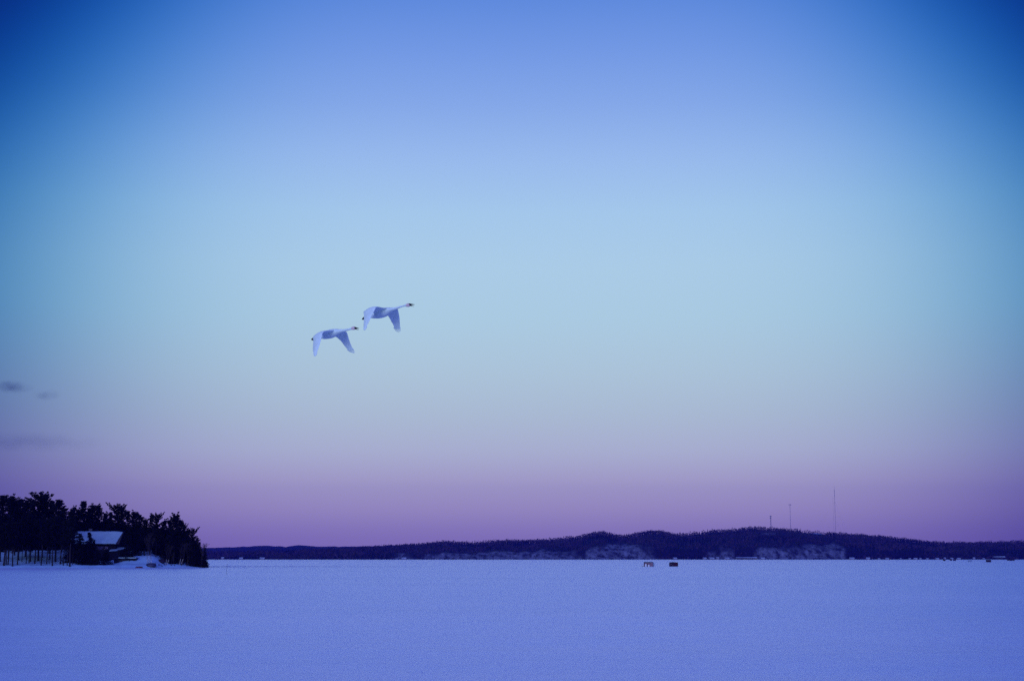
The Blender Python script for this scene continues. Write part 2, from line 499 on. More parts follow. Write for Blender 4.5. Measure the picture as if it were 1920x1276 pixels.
# snow field near the crest, low snow ridge along the ice
def far_snow_field():
    V = []; us = np.linspace(1503, 1539, 22)
    for j in range(7):
        for i, u in enumerate(us):
            w = (1 - abs(i / 21 * 2 - 1) ** 2.5)
            Y = Y_SH + (.945 + .012 * j) * (Y_RG - Y_SH)
            lo = at(u, 1001.3 + (.5 if i > 13 else 0), Y).z; hi = at(u, 998.6, Y).z
            V.append(((u - 960) / F_PX * Y, Y, lo + (hi - lo) * w * (j / 6) ** .8))
    I = np.arange(len(V)).reshape(7, 22)
    F = np.stack([I[:-1, :-1].ravel(), I[:-1, 1:].ravel(), I[1:, 1:].ravel(), I[1:, :-1].ravel()], 1)
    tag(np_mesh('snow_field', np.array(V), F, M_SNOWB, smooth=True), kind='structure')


far_snow_field()


def low_ridge():
    mb = MB(); n = 120; rr = random.Random(3)
    vs = []; fs = []
    for i in range(n):
        f = i / (n - 1)
        u = 384 + f * 430
        Y = 640 + 14 * math.sin(f * 3) ; X = (u - 960) / F_PX * Y
        h = (0.34 - .26 * f) * (0.7 + .5 * noise.noise(Vector((f * 30, 0, 0)))) * (1 if i not in (0, n - 1) else 0)
        w = 0.5
        vs += [(X, Y - w, -.05), (X, Y - w * .35, h * .8), (X, Y + w * .3, h), (X, Y + w + 2, -.05)]
    for i in range(n - 1):
        for k in range(3): fs.append((i * 4 + k, (i + 1) * 4 + k, (i + 1) * 4 + k + 1, i * 4 + k + 1))
    mb.add(vs, fs)
    m = mat('grey_ridge', (0.30, 0.36, 0.46), 0.5, 0.4, 0.2, 0.2)  # whole ridge coloured darker and greyer than the lake snow
    tag(mb.build('pressure_ridge', m, smooth=True), kind='structure')


low_ridge()


# ================================================================ towers on the hill
def tower_common(px, top_py, Y, label, kind):
    b = at(px, 1010, Y); t = (px, (Y - Y_SH) / (Y_RG - Y_SH))
    z0 = float(hill_z(*t)) - 1.0
    top = at(px, top_py, Y).z
    root = empty('radio_tower', (b.x, Y, z0)); tag(root, label, 'tower')
    H = top - z0
    mb = MB()
    if kind == 'cell':
        w0, w1 = 2.6, 1.3
        legs = [(-1, -1), (1, -1), (0, 1.1)]
        for lx, ly in legs: mb.tube([(lx * w0, ly * w0, 0), (lx * w1, ly * w1, H * .93)], .42, 5)
        n = 10
        for i in range(n):
            a, c = i / n, (i + 1) / n
            for k in range(3):
                p, q = legs[k], legs[(k + 1) % 3]
                wa = w0 + (w1 - w0) * a; wc = w0 + (w1 - w0) * c
                mb.tube([(p[0] * wa, p[1] * wa, H * .93 * a), (q[0] * wc, q[1] * wc, H * .93 * c)], .2, 4)
        mb.build('lattice_mast', M_STEEL, root)
        for zc in (H * .80, H * .91):
            m2 = MB()
            for k in range(12):
                an = k * math.pi / 6
                m2.add([], [])
                x, y = 2.6 * math.cos(an), 2.6 * math.sin(an)
                m2.box(x - .5, x + .5, y - .5, y + .5, zc - 2.2, zc + 2.2)
            m2.tube([(2.4 * math.cos(k * math.pi / 6), 2.4 * math.sin(k * math.pi / 6), zc) for k in range(13)], .25, 4)
            m2.build('antenna_ring', M_STEEL, root)
        MB().tube([(0, 0, H * .9), (0, 0, H)], [.3, .12], 5).build('lightning_rod', M_STEEL, root)
    elif kind == 'pole':
        mb.tube([(0, 0, 0), (0, 0, H * .97)], [.85, .55], 8)
        mb.build('mast', M_STEEL, root)
        m2 = MB()
        for k in range(3):
            an = k * 2 * math.pi / 3 + .5
            dx, dy = math.cos(an), math.sin(an)
            m2.tube([(0, 0, H * .96), (dx * 4.5, dy * 4.5, H * .985)], .45, 5)
            m2.box(dx * 4.2 - .6, dx * 4.2 + .6, dy * 4.2 - .6, dy * 4.2 + .6, H * .96, H * 1.0)
        m2.build('antenna_head', M_STEEL, root)
    else:
        mb.tube([(0, 0, 0), (0, 0, H * .78)], .62, 4)
        mb.tube([(0, 0, H * .78), (0, 0, H * .93)], .95, 4)
        mb.tube([(0, 0, H * .93), (0, 0, H)], [.5, .2], 4)
        mb.build('mast', M_STEEL, root)
        for k in range(3):
            an = k * 2 * math.pi / 3 + .9
            for hz, rd in ((.35, 55), (.70, 95)):
                gx, gy = math.cos(an) * rd, math.sin(an) * rd
                MB().tube([(0, 0, H * hz), (gx, gy, 2)], .06, 3).build('guy_wire', M_STEEL, root)
    return root


tower_common(1446, 964.5, 5750, 'short thick lattice tower with antenna rings on the hilltop, leftmost of the three towers', 'cell')
tower_common(1483, 944.5, 5780, 'thin pole tower with a small spiky head, between the short tower and the tallest mast', 'pole')
tower_common(1567.5, 911, 5800, 'very tall thin guyed radio mast, tallest and rightmost tower on the hill', 'guy')
sx = MB(); p = at(1564.3, 1010, 5760); z0 = float(hill_z(1564.3, (5760 - Y_SH) / (Y_RG - Y_SH)))
hz = at(1564.3, 930, 5760).z - z0
second = empty('radio_mast', (p.x, 5760, z0)); tag(second, 'faint hair-thin mast standing just left of the tallest mast', 'mast')
sx.tube([(0, 0, 0), (0, 0, hz)], [.30, .18], 4).build('mast_shaft', M_STEEL, second)
MB().tube([(-1.2, 0, hz * .97), (1.2, 0, hz * .97)], .2, 4).build('crossbar', M_STEEL, second)


# ================================================================ cottages along the far shore
def cottage(w, d, h, roof_h, name='lakeside_cottage', axis='x'):
    root = empty(name)
    mb = MB().box(-w / 2, w / 2, -d / 2, d / 2, 0, h)
    mb.prism([(-d / 2, h), (d / 2, h), (0, h + roof_h * .9)], 'x', -w / 2 + .01, w / 2 - .01)
    mb.build('wall', M_COTT, root)
    rf = MB()
    for sgn in (-1, 1):
        e = d / 2 + .5
        rf.prism([(sgn * e, h - .25), (0, h + roof_h), (0, h + roof_h + .35), (sgn * e, h + .15)][::sgn], 'x', -w / 2 - .5, w / 2 + .5)
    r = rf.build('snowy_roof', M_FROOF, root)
    MB().box(w * .2, w * .2 + .9, .6, 1.5, h, h + roof_h + 1.3).build('chimney', M_STONE, root)
    MB().box(-w * .3, -w * .3 + .9, -d / 2 - .06, -d / 2 + .02, .1, 2.1).build('door', M_TRIM, root)
    for x in (-.05, .22):
        MB().box(w * x, w * x + 1.2, -d / 2 - .06, -d / 2 + .02, 1.0, 2.2).build('window', M_GLASS, root)
    return root


cprotos = [cottage(11, 8, 2.8, 3.2), cottage(15, 9, 3.0, 3.0), cottage(8, 7, 4.4, 2.6)]
COTT = [  # px, w type, zoff, label, group
    (1590, 1, 'snow-roofed house at the foot of the pale gullied bluff', None),
    (1620, 0, 'pinkish house by the shore just right of the pale gullied bluff', None),
    (1317, 0, 'small snow-roofed cottage at the left end of the middle shore settlement', None),
    (1330, 1, 'snow-roofed cottage beside the small one in the middle shore settlement', None),
    (1341, 2, 'narrow snow-roofed cottage right of the settlement pair, left of the dark gap', None),
    (1358, 1, 'lone snow-roofed house between the dark gap and the long shed', None),
    (1425, 0, 'snow-roofed cottage just right of the long shed on the shore', None),
    (424, 2, 'tiny cottage on the far left shore, first right of the wooded point', None),
    (458, 0, 'pale cottage on the far left shore under the low ridge', None),
    (497, 1, 'second pale cottage on the far left shore under the low ridge', None),
    (760, 1, 'snow-roofed cottage on the shore where the hill begins to rise', None),
    (1262, 0, 'low cottage on the shore behind the dark fishing shelter', None)]
ORDC = ['first', 'second', 'third', 'fourth', 'fifth', 'sixth', 'seventh', 'eighth', 'ninth', 'tenth', 'eleventh', 'twelfth', 'thirteenth']
row = [1655, 1680, 1697, 1717, 1730, 1748, 1762, 1775, 1788, 1816, 1834, 1640, 1708]
first = {}
for px, k, lab, grp in COTT + [(p, i % 3, 'tiny snow-roofed cottage, %s from the left in the row on the right-hand far shore' % ORDC[i], 'cottages in a row on the right-hand far shore') for i, p in enumerate(sorted(row))]:
    base = cprotos[k]
    c = base if k not in first else copy_tree(base)
    first[k] = 1
    Yc = Y_SH - 6 - (px % 7)
    c.location = ((px - 960) / F_PX * Yc, Yc, 0.4); c.rotation_euler = (0, 0, ((px * 37) % 11 - 5) * .07)
    tag(c, lab, 'house', grp)
    if grp: f_ = .6 + .35 * ((px * 13) % 10) / 10; c.scale = (f_, f_, f_)

# long boat-storage shed with a snowy roof
Ys = Y_SH - 18; p0 = at(1381, 1048, Ys).x; p1 = at(1419, 1048, Ys).x
shed = empty('storage_shed', ((p0 + p1) / 2, Ys, .4)); tag(shed, 'long low shed with snowy roof and row of bays on the far shore', 'shed')
W = (p1 - p0); mb = MB(); mb.box(-W / 2, W / 2, 3, 12, 0, 4.6)
for i in range(12): x = -W / 2 + i * W / 11; mb.box(x - .5, x + .5, -4, 2.9, 0, 4.6)
mb.build('wall', M_COTT, shed)
MB().prism([(-5, 4.65), (13, 4.65), (13, 5.4), (4, 7.6), (-5, 5.2)], 'x', -W / 2 - 1, W / 2 + 1).build('snowy_roof', M_FROOF, shed)

# open pavilion near the right end of the shore
Yp = Y_SH - 25; pc = at(1873.5, 1048, Yp).x
pav = empty('boathouse', (pc, Yp, .3)); tag(pav, 'dark boathouse with a thin snow-edged roof near the right end of the far shore', 'boathouse')
MB().box(-15, 15, -5, 5, 0, 8.0).build('wall', M_WALL, pav)
MB().prism([(-18, 7.4), (18, 7.4), (18, 8.2), (15.5, 9.6), (-15.5, 9.6), (-18, 8.2)], 'y', -7, 7).build('snowy_roof', M_FROOF, pav)
MB().box(-10, -2, -5.2, -4.9, 0, 5.5).build('boat_door', M_TRIM, pav)
MB().box(2, 10, -5.2, -4.9, 0, 5.5).build('boat_door', M_TRIM, pav)


# ================================================================ shelters on the ice
def pale_shanty():
    Y = 675.0; x0 = at(1208, 1060, Y).x; k = Y / F_PX
    t = empty('fishing_shanty', (x0, Y, 0)); tag(t, 'pale lilac fishing shanty with a dark doorway and a blue side, standing on the ice', 'fishing shanty')
    w = 16 * k; h = 7.6 * k
    mb = MB(); mb.box(0, w, .02, 2.2, .05, h - .12); mb.build('wall', M_LILAC, t)
    MB().box(.32, 1.12, -.05, .0, .05, h * .62).build('pale_panel', M_PALECL, t)
    MB().box(1.70, 2.45, -.04, .0, .05, h * .45).build('pale_panel', M_PALECL, t)
    fr = MB(); fr.box(-.06, .14, -.08, .02, 0, h); fr.box(.14, w, -.08, .01, h - .13, h); fr.build('frame', M_TARP, t)
    MB().prism([(-.10, h), (2.3, h), (2.3, h + .14), (1.1, h + .22), (-.10, h + .10)], 'x', -.1, w + .1).build('roof', M_TARP, t)
    d = MB(); d.box(1.20, 1.66, -.09, -.0, .02, 1.12); d.build('door', M_DARK, t)
    MB().box(w + .02, w + .75, .3, 1.9, 0.03, h * .96).build('side_tent', M_BLUECL, t)
    # sled left of it
    s = empty('ice_sled', (x0 - .62, Y - .2, 0)); tag(s, 'small low dark sled on the snow left of the pale shanty', 'sled')
    MB().prism([(-.62, .12), (-.5, .06), (.5, .06), (.62, .12), (.62, .36), (.54, .36), (.46, .16), (-.46, .16), (-.54, .36), (-.62, .36)], 'y', -.3, .3).build('tub', M_TARP, s)
    for y in (-.22, .22): MB().tube([(-.62, y, .14), (-.4, y, .03), (.5, y, .03)], .025, 5).build('runner', M_STEEL, s)
    MB().tube([(-.62, 0, .25), (-.9, .1, .12), (-1.1, 0, .04)], .02, 5).build('tow_rope', M_DARK, s)


def popup(px0, px1, base_py, top_py, label, panel=True, frame=M_DARK, stripe=True):
    Y = CAM_H * F_PX / (base_py - HORIZON); k = Y / F_PX
    w = (px1 - px0) * k; h = (base_py - top_py) * k
    xc = at((px0 + px1) / 2, base_py, Y).x
    t = empty('ice_tent', (xc, Y, 0)); tag(t, label, 'ice shelter')
    # a hub tent: each wall pulled out a little at its middle
    me = MB(); d = min(w, 2.6) / 2; n = 6; bul = .10 * min(w, 2.5)
    def wall(a, b, nrm):
        vs = []; fs = []
        for j in range(n + 1):
            for i in range(n + 1):
                u, v = i / n, j / n
                s = (1 - abs(2 * u - 1)) * (1 - abs(2 * v - 1))
                p = Vector(a).lerp(Vector(b), u) + Vector((0, 0, h * .95 * v)) + Vector(nrm) * bul * s
                vs.append(p)
        for j in range(n):
            for i in range(n): fs.append((j * (n + 1) + i, j * (n + 1) + i + 1, (j + 1) * (n + 1) + i + 1, (j + 1) * (n + 1) + i))
        me.add(vs, fs)
    c = [(-w / 2, -d, 0), (w / 2, -d, 0), (w / 2, d, 0), (-w / 2, d, 0)]
    nr = [(0, -1, 0), (1, 0, 0), (0, 1, 0), (-1, 0, 0)]
    for i in range(4): wall(c[i], c[(i + 1) % 4], nr[i])
    me.build('wall', frame, t)
    top = MB(); z = h * .95
    top.add([(*p[:2], z) for p in c] + [(0, 0, h * 1.02)], [(0, 1, 4), (1, 2, 4), (2, 3, 4), (3, 0, 4)]); top.build('roof', frame, t)
    if panel:
        MB().prism([(w * .02, h * .12), (w * .36, h * .12), (w * .36, h * .80), (w * .10, h * .86)], 'y', -d - bul - .06, -d - bul - .02).build('door_flap', M_MAROON, t)
    if stripe:
        ps = [(-w * .44 + i * w * .05, -d - bul - .05, h * (.42 + .16 * math.sin(i * .75))) for i in range(9)]
        MB().tube(ps, h * .028, 5).build('pale_stripe', M_LILAC, t)
    for sx_ in (-1, 1): MB().tube([(sx_ * w / 2, -d, 0), (sx_ * w / 2, -d, h * .97)], .03, 5).build('pole', M_STEEL, t)
    return t


pale_shanty()
popup(1255.5, 1270.7, 1060.8, 1053.0, 'dark fishing shelter with a maroon panel, right of the pale shanty on the ice')
popup(1768.5, 1772.5, 1050.6, 1048.2, 'small dark fishing shelter far out, leftmost of the cluster near the right shore', False, stripe=False)
popup(1781, 1785, 1050.0, 1047.2, 'tiny dark fishing shelter far out, middle one of the right-hand cluster', False, stripe=False)
popup(1787.5, 1792.0, 1050.6, 1048.0, 'small dark blue fishing shelter far out, right one of the cluster of three', False, frame=M_TARP, stripe=False)
popup(1816, 1821.5, 1052.4, 1049.4, 'bluish fishing shelter alone on the ice right of the cluster of three', False, frame=M_BLUECL, stripe=False)
popup(1849.5, 1857.5, 1053.0, 1048.7, 'largest dark fishing shelter near the right edge of the ice', False, stripe=False)
popup(1889, 1902, 1050.2, 1047.3, 'wide low dark fishing shelter closest to the right edge of the ice', False, stripe=False)

# thin marker pole
Yq = CAM_H * F_PX / (1076 - HORIZON)
mk = empty('marker_pole', (at(425, 1076, Yq).x, Yq, 0)); tag(mk, 'thin dark marker pole stuck in the snow right of the wooded point', 'pole')
MB().tube([(0, 0, -.2), (.02, 0, 2.5)], [.035, .028], 6).build('shaft', M_POLE, mk)
MB().box(-.03, .09, -.02, .02, 2.2, 2.42).build('flag', M_TARP, mk)


# ================================================================ wooded point on the left
X_TIP = -126.0


def bank_h(x, y):
    yf = 563 + 30 * float(sm(np.array((x + 175) / 60))) + 1.5 * noise.noise(Vector((x * .06, 0, 0)))
    t = y - yf
    side = float(sm(np.array((X_TIP * y / 592 + 1 + 1.5 * noise.noise(Vector((y * .1, 3, 0))) - x) / 14)))
    A = 1 - .80 * float(sm(np.array((x + 165) / 34)))
    h = side * (1.1 * float(sm(np.array(t / 5))) + 6.4 * A * float(sm(np.array((t - 6) / 75))))
    h += 3.3 * math.exp(-(((x + 152) / 7.5) ** 4 + ((y - 594) / 9) ** 2)) * side
    h += side * float(sm(np.array(t / 6))) * .35 * noise.fractal(Vector((x * .12, y * .12, 0)), 1, 2, 4)
    if t > 150: h *= max(0, 1 - (t - 150) / 60)
    return h if (t > 0 and side > 0) else -.25


def bank():
    xs = np.concatenate([np.linspace(-420, -215, 40), np.linspace(-213, X_TIP + 8, 120)]); ys = np.concatenate([np.linspace(555, 640, 110), np.linspace(644, 800, 40)])
    V = [(x, y, bank_h(x, y)) for y in ys for x in xs]
    I = np.arange(len(V)).reshape(len(ys), len(xs))
    F = np.stack([I[:-1, :-1].ravel(), I[:-1, 1:].ravel(), I[1:, 1:].ravel(), I[1:, :-1].ravel()], 1)
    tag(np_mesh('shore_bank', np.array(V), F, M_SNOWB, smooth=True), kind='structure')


bank()


def ground_hit(px, py):
    Y = 558.0
    while Y < 760:
        p = at(px, py, Y)
        if bank_h(p.x, Y) >= p.z - .02: return p
        Y += .5
    return at(px, py, 620)


def quads_mesh(name, C, A, B, m, parent):
    n = len(C)
    V = np.stack([C - A, C - B, C + A, C + B], 1).reshape(-1, 3)
    return np_mesh(name, V, np.arange(n * 4).reshape(n, 4), m, parent)


def clump(rng, c, rad, n, s, d=None):
    p = rng.normal(0, 1, (n, 3)); p /= np.linalg.norm(p, axis=1)[:, None]
    p *= rng.uniform(.35, 1, (n, 1)) ** .5
    C = np.array(c) + p * np.array(rad)
    A = rng.normal(0, 1, (n, 3)) + p * .6
    if d is not None: A = A * .7 + np.array(d) * 1.5
    A *= (s * rng.uniform(.6, 1.3, (n, 1))) / np.linalg.norm(A, axis=1)[:, None]
    B = rng.normal(0, 1, (n, 3)); B *= (s * .42) / np.linalg.norm(B, axis=1)[:, None]
    return C, A, B


PH = 24.0


def pine_proto(seed, base=.26, spread=4.6, dens=1.0, top='round', lean=0.0):
    """white pine: whorls of long, slightly upturned limbs with flat plates of needles"""
    rng = np.random.default_rng(seed); rr = random.Random(seed)
    root = empty('pine_tree')
    tr = MB(); ptsz = [0, .05, .25, .5, .75, .97]
    tr.tube([(lean * z * z * 3 + .12 * math.sin(z * 9 + seed), .1 * math.cos(z * 7), z * PH) for z in ptsz], [.42, .34, .27, .2, .12, .04], 7)
    Cs, As, Bs = [], [], []
    z = base * PH
    while z < PH * .985:
        t = (z / PH - base) / (1 - base)
        env = spread * (.55 + .45 * min(1, t / .25)) * (1 - max(0, t - .15) ** 1.3 * .86)
        if top == 'flat': env = spread * (.5 + .5 * min(1, t / .4)) * (1 - .50 * max(0, t - .6))
        if top == 'spire': env = spread * (1.05 - t) ** .75 * (.8 + .2 * min(1, t / .2)) + .25
        for k in range(rr.choice((3, 4, 4, 5))):
            an = rr.uniform(0, 2 * math.pi); Ln = env * rr.choice((.45, .7, .85, 1.0, 1.0, 1.35)) * rr.uniform(.8, 1.1)
            up = rr.uniform(.02, .30) + t * t * (.95 if not top != 'round' else .35)
            x0 = lean * (z / PH) ** 2 * 3
            def P(f): return (x0 + math.cos(an) * Ln * f, math.sin(an) * Ln * f, z + Ln * up * f * f + .15 * f)
            tr.tube([P(0), P(.5), P(1)], [.09, .06, .02], 4, cap=False)
            f = .28
            while f <= 1.04:
                r = (.62 + .45 * rr.random()) * (1.0 if f < .9 else .62)
                dv = (math.cos(an), math.sin(an), 2 * up * f + .25)
                c, a_, b_ = clump(rng, P(f), (r, r, r * .45), int(22 * dens), .42, dv)
                Cs.append(c); As.append(a_); Bs.append(b_)
                f += .62 / max(Ln, 1)
        c, a_, b_ = clump(rng, (lean * (z / PH) ** 2 * 3, 0, z), (1.3, 1.3, .8), int(34 * dens), .42)
        Cs.append(c); As.append(a_); Bs.append(b_)
        z += rr.uniform(.75, 1.25) * (1 if t < .8 else .6)
    c, a_, b_ = clump(rng, (lean * 3, 0, PH - .2), (.4, .4, .7), 16, .3); Cs.append(c); As.append(a_); Bs.append(b_)
    tr.build('trunk', M_BARK, root)
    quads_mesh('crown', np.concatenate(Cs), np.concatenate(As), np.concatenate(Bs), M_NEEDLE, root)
    return root


def spruce_proto(seed, H=10.0, w=2.6, name='spruce_tree'):
    rng = np.random.default_rng(seed); rr = random.Random(seed); root = empty(name)
    MB().tube([(0, 0, 0), (0, 0, H * .6), (0, 0, H * .98)], [.18, .1, .02], 6).build('trunk', M_BARK, root)
    Cs, As, Bs = [], [], []; z = H * .04
    while z < H:
        t = z / H; env = w * (1 - t) ** .85 * rr.uniform(.85, 1.12) + .12
        n = max(3, int(9 * (1 - t) + 2))
        for k in range(n):
            an = rr.uniform(0, 6.283)
            for f in (.3, .65, .95):
                r = .22 + .30 * (1 - t)
                c, a_, b_ = clump(rng, (math.cos(an) * env * f, math.sin(an) * env * f, z - .25 * env * f * f), (r * 1.2, r * 1.2, r * .6), 8, .26)
                Cs.append(c); As.append(a_); Bs.append(b_)
        z += .38
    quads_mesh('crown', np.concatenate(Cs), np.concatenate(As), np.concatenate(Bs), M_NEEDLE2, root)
    return root


def bare_proto(seed, H=12.0, mtrunk=None, name='bare_tree', lean=0.0, spread=.5, depth=5, stems=1):
    rr = random.Random(seed); root = empty(name); trunk = MB(); tw = MB()
    def grow(p, d, ln, r, k):
        q = p + d * ln * .5; e = q + (d + Vector((rr.uniform(-.15, .15), rr.uniform(-.15, .15), .08))).normalized() * ln * .5
        (trunk if k == 0 else tw).tube([p, q, e], [r, r * .8, r * .62], 5 if k < 2 else 3, cap=False)
        if k >= depth: return
        for i in range(rr.choice((2, 3, 3))):
            nd = (d + Vector((rr.uniform(-1, 1), rr.uniform(-1, 1), rr.uniform(-.1, .7))) * spread).normalized()
            grow(e if i < 2 else q, nd, ln * rr.uniform(.62, .85), max(r * .6, .036), k + 1)
    for s in range(stems):
        d = Vector((lean + rr.uniform(-.15, .15) * (stems > 1), rr.uniform(-.1, .1), 1)).normalized()
        grow(Vector(((s - (stems - 1) / 2) * .8, 0, -.2)), d, H * .33, .16 if stems == 1 else .11, 0)
    trunk.build('trunk', mtrunk or M_TWIG, root)
    tw.build('crown', M_TWIG, root)
    return root


rr = random.Random(11)
pines = [pine_proto(1), pine_proto(2, spread=5.0, top='flat'), pine_proto(3, spread=4.6, lean=.25, top='spire'), pine_proto(4, base=.22, spread=4.6),
         pine_proto(5, spread=5.0, lean=-.2), pine_proto(6, base=.2, spread=3.9, top='spire')]
usedp = set()


def place(protos, k, x, y, H, H0, label, cat, group=None, rz=None, sxy=1.0, sink=.2, z=None):
    o = protos[k]
    if id(o) in usedp: o = copy_tree(o)
    else: usedp.add(id(o))
    s = H / H0
    o.location = (x, y, (bank_h(x, y) if z is None else z) - sink)
    o.rotation_euler = (0, 0, rr.uniform(0, 6.28) if rz is None else rz)
    o.scale = (s * sxy, s * sxy, s)
    tag(o, label, cat, group)
    return o


ORD = ['first', 'second', 'third', 'fourth', 'fifth', 'sixth', 'seventh', 'eighth', 'ninth', 'tenth', 'eleventh', 'twelfth', 'thirteenth',
       'fourteenth', 'fifteenth', 'sixteenth', 'seventeenth', 'eighteenth', 'nineteenth', 'twentieth', 'twenty-first', 'twenty-second']
CREST = [  # px, py of top, depth, proto, width factor, label
    (6, 928, 590, 2, .9, 'tall pine at the left edge of the photo with a ragged open top'),
    (22, 934, 600, 0, .9, None), (32, 937, 612, 3, .8, None), (40, 936, 596, 5, 1.0, None), (53, 939, 606, 4, .8, None),
    (62, 943, 590, 5, .8, 'slim pine with a bent tip just left of the gap in the crest'),
    (77, 930, 596, 1, 1.0, 'tallest pine of the point with a broad round head, above the left trunks'),
    (84, 932, 606, 0, .8, None), (98, 939, 600, 5, .8, None),
    (109, 936, 592, 2, 1.0, 'spire-topped pine with long limbs reaching right, left of the house'),
    (120, 952, 624, 4, .8, None), (138, 951, 628, 3, .75, None), (147, 956, 634, 0, .8, None),
    (157, 940, 626, 5, 1.05, 'sharp narrow spire pine standing above the snowy roof left half'),
    (168, 953, 632, 4, .8, None),
    (176, 947, 628, 3, 1.0, 'broad pine behind the middle of the snowy roof'), (187, 946, 634, 2, .8, 'thin-tipped pine behind the ridge of the snowy roof'),
    (198, 963, 630, 0, .8, None), (208, 960, 640, 5, .8, None),
    (218, 949, 624, 1, .8, 'pine with a round tuft top behind the right end of the snowy roof'),
    (229, 949, 630, 3, .8, 'tuft-headed pine close right of the round tuft top'),
    (241, 957, 620, 2, .85, None), (252, 960, 612, 4, .9, 'pine with a limb stretching up to the right, right of the house'),
    (262, 965, 606, 5, .9, None), (273, 975, 604, 0, .8, None),
    (283, 965, 602, 2, .6, 'small star-shaped pine top beside the round tufted one'),
    (295, 966, 600, 1, .65, 'pine with a small round head, middle of the right slope of the point'),
    (308, 976, 604, 3, .8, None), (318, 975, 612, 4, .7, None),
    (329, 966, 598, 0, .85, 'large thick pine towering over the right part of the point'),
    (338, 975, 604, 4, .8, None), (346, 984, 600, 3, .7, None), (353, 995, 602, 5, .8, None),
    (362, 993, 598, 1, .62, 'round-headed pine near the right end of the point'),
    (370, 1008, 600, 3, .7, 'low dark pine at the right end of the point')]
GL, GG = 'one of the dark pines merging into the massed wood on the left point', 'pines massed on the left point'
ncr = 0
for px, py, Y, k, w, lab in CREST:
    if lab is None: lab = 'plain dark crest pine, %s of the plain ones from the left edge of the point' % ORD[ncr]; ncr += 1
    top = at(px, py, Y); g = bank_h(top.x, Y)
    place(pines, k, top.x, Y, top.z - g + .2, PH, lab, 'pine tree', rz=.6 + k * 1.3 + px * .37, sxy=min(w * 1.12, 1.15))
# filler behind and between
for i in range(88):
    px = -60 + 430 * (i + rr.random()) / 88
    Y = rr.uniform(618, 690)
    crest = float(np.interp(px, [-60, 0, 60, 110, 150, 200, 260, 300, 340, 372, 380], [950, 954, 956, 956, 970, 966, 975, 984, 985, 1010, 1022]))
    py = crest + (rr.uniform(8, 30) if px < 150 else rr.uniform(7, 20))
    top = at(px, py, Y); g = bank_h(top.x, Y)
    place(pines, rr.choice((0, 1, 3, 4, 5)), top.x, Y, top.z - g, PH, GL, 'pine tree', GG, sxy=rr.uniform(.9, 1.15) * (25 / max(top.z - g, 14)) * .9)
# lower storey: spruces filling the view under the crowns behind the house, and dark cedars at the shore
spr = [spruce_proto(21), spruce_proto(22, w=3.2), spruce_proto(23, w=2.2)]
SL, SG = 'one of the dark young spruces filling the gaps under the pines', 'young spruces under the pines'
for i in range(64):
    px = -40 + 418 * (i + rr.random()) / 64
    Y = rr.uniform(626, 668) if px < 300 else rr.uniform(602, 640)
    top = at(px, rr.uniform(990, 1010) if px < 330 else rr.uniform(1012, 1030), Y); g = bank_h(top.x, Y)
    H = max(top.z - g, 4)
    place(spr, rr.choice((0, 1, 2)), top.x, Y, H, 10.0, SL, 'spruce tree', SG, sxy=rr.uniform(.9, 1.2) * 10 / max(H, 8) * 1.25)
for px, py, Y, k, w, lab in [(150, 1000, 586, 1, 1.5, 'wide dark spruce covering the left end of the snowy roof'),
                             (167.5, 998, 584, 2, 1.45, 'narrow pointed spruce in front of the snowy roof'),
                             (177, 1012, 582, 2, 1.2, 'short spruce stepping down right of the pointed one before the roof'),
                             (241, 992, 588, 1, .85, 'dark spruce overlapping the right end of the snowy roof'),
                             (131, 1006, 585, 0, 1.1, 'bushy spruce left of the wide one beside the house'),
                             (200, 1029, 580, 1, 1.5, 'low bushy evergreen below the lit window of the house'),
                             (160, 1024, 576, 0, 1.9, 'dark thicket evergreen on the bank left of the house porch'),
                             (182, 1030, 575, 1, 1.9, 'dark thicket evergreen on the bank before the house porch'),
                             (256, 1012, 596, 0, 1.3, 'dark spruce behind the small lean-to roof'),
                             (374, 1016, 597, 1, .8, 'dark spruce just inside the tip of the point behind the lone cedar'),
                             (366, 1022, 594, 0, 1.2, 'wide low spruce in front of the last pines at the right end'),
                             (384.5, 1026, 589, 0, .85, 'small dark cedar standing alone at the very tip of the point')]:
    top = at(px, py, Y); g = bank_h(top.x, Y)
    place(spr, k, top.x, Y, top.z - g + .2, 10.0, lab, 'spruce tree', sxy=w)

# bare trunks standing at the left shore: pole pines with their crowns up in the mass
poles = [pine_proto(31, base=.42, spread=3.0), pine_proto(32, base=.40, spread=3.4), pine_proto(33, base=.44, spread=2.8)]
TL, TG = 'bare straight pine trunk standing left of the photo edge on the snowy bank', 'bare pine trunks on the snowy left bank'
ntr = 0
for px, py, w in sorted([(8, 1060, 1.6), (11, 1058, 1.2), (15.5, 1058, 1.0), (23, 1061, 1.1), (33, 1058, 1.0), (49, 1056, .6), (54, 1055, .6), (65.5, 1056, 1.25),
                  (77.5, 1059, .9), (87.5, 1057, .9), (92, 1056, .5), (97.5, 1061, 1.2), (113.5, 1057, 1.0), (118.5, 1060, .8), (126, 1060, .8),
                  (130.5, 1062, 1.2), (-12, 1059, 1.2), (-30, 1057, 1.0), (41, 1053, .5), (71, 1052, .5), (104, 1053, .5), (136, 1058, .5)]):
    g = ground_hit(px, py)
    H = min(max(at(px, rr.uniform(955, 985), g.y).z - g.z, 12), 22)
    o = place(poles, rr.choice((0, 1, 2)), g.x, g.y, H, PH, TL, 'pine tree', TG, sxy=w * 1.0)
    if px > 0:
        o['label'] = '%s pine trunk on the snowy bank, %s from the left edge of the photo' % ('thick' if w > 1.15 else 'slender' if w < .8 else 'straight', ORD[ntr]); ntr += 1

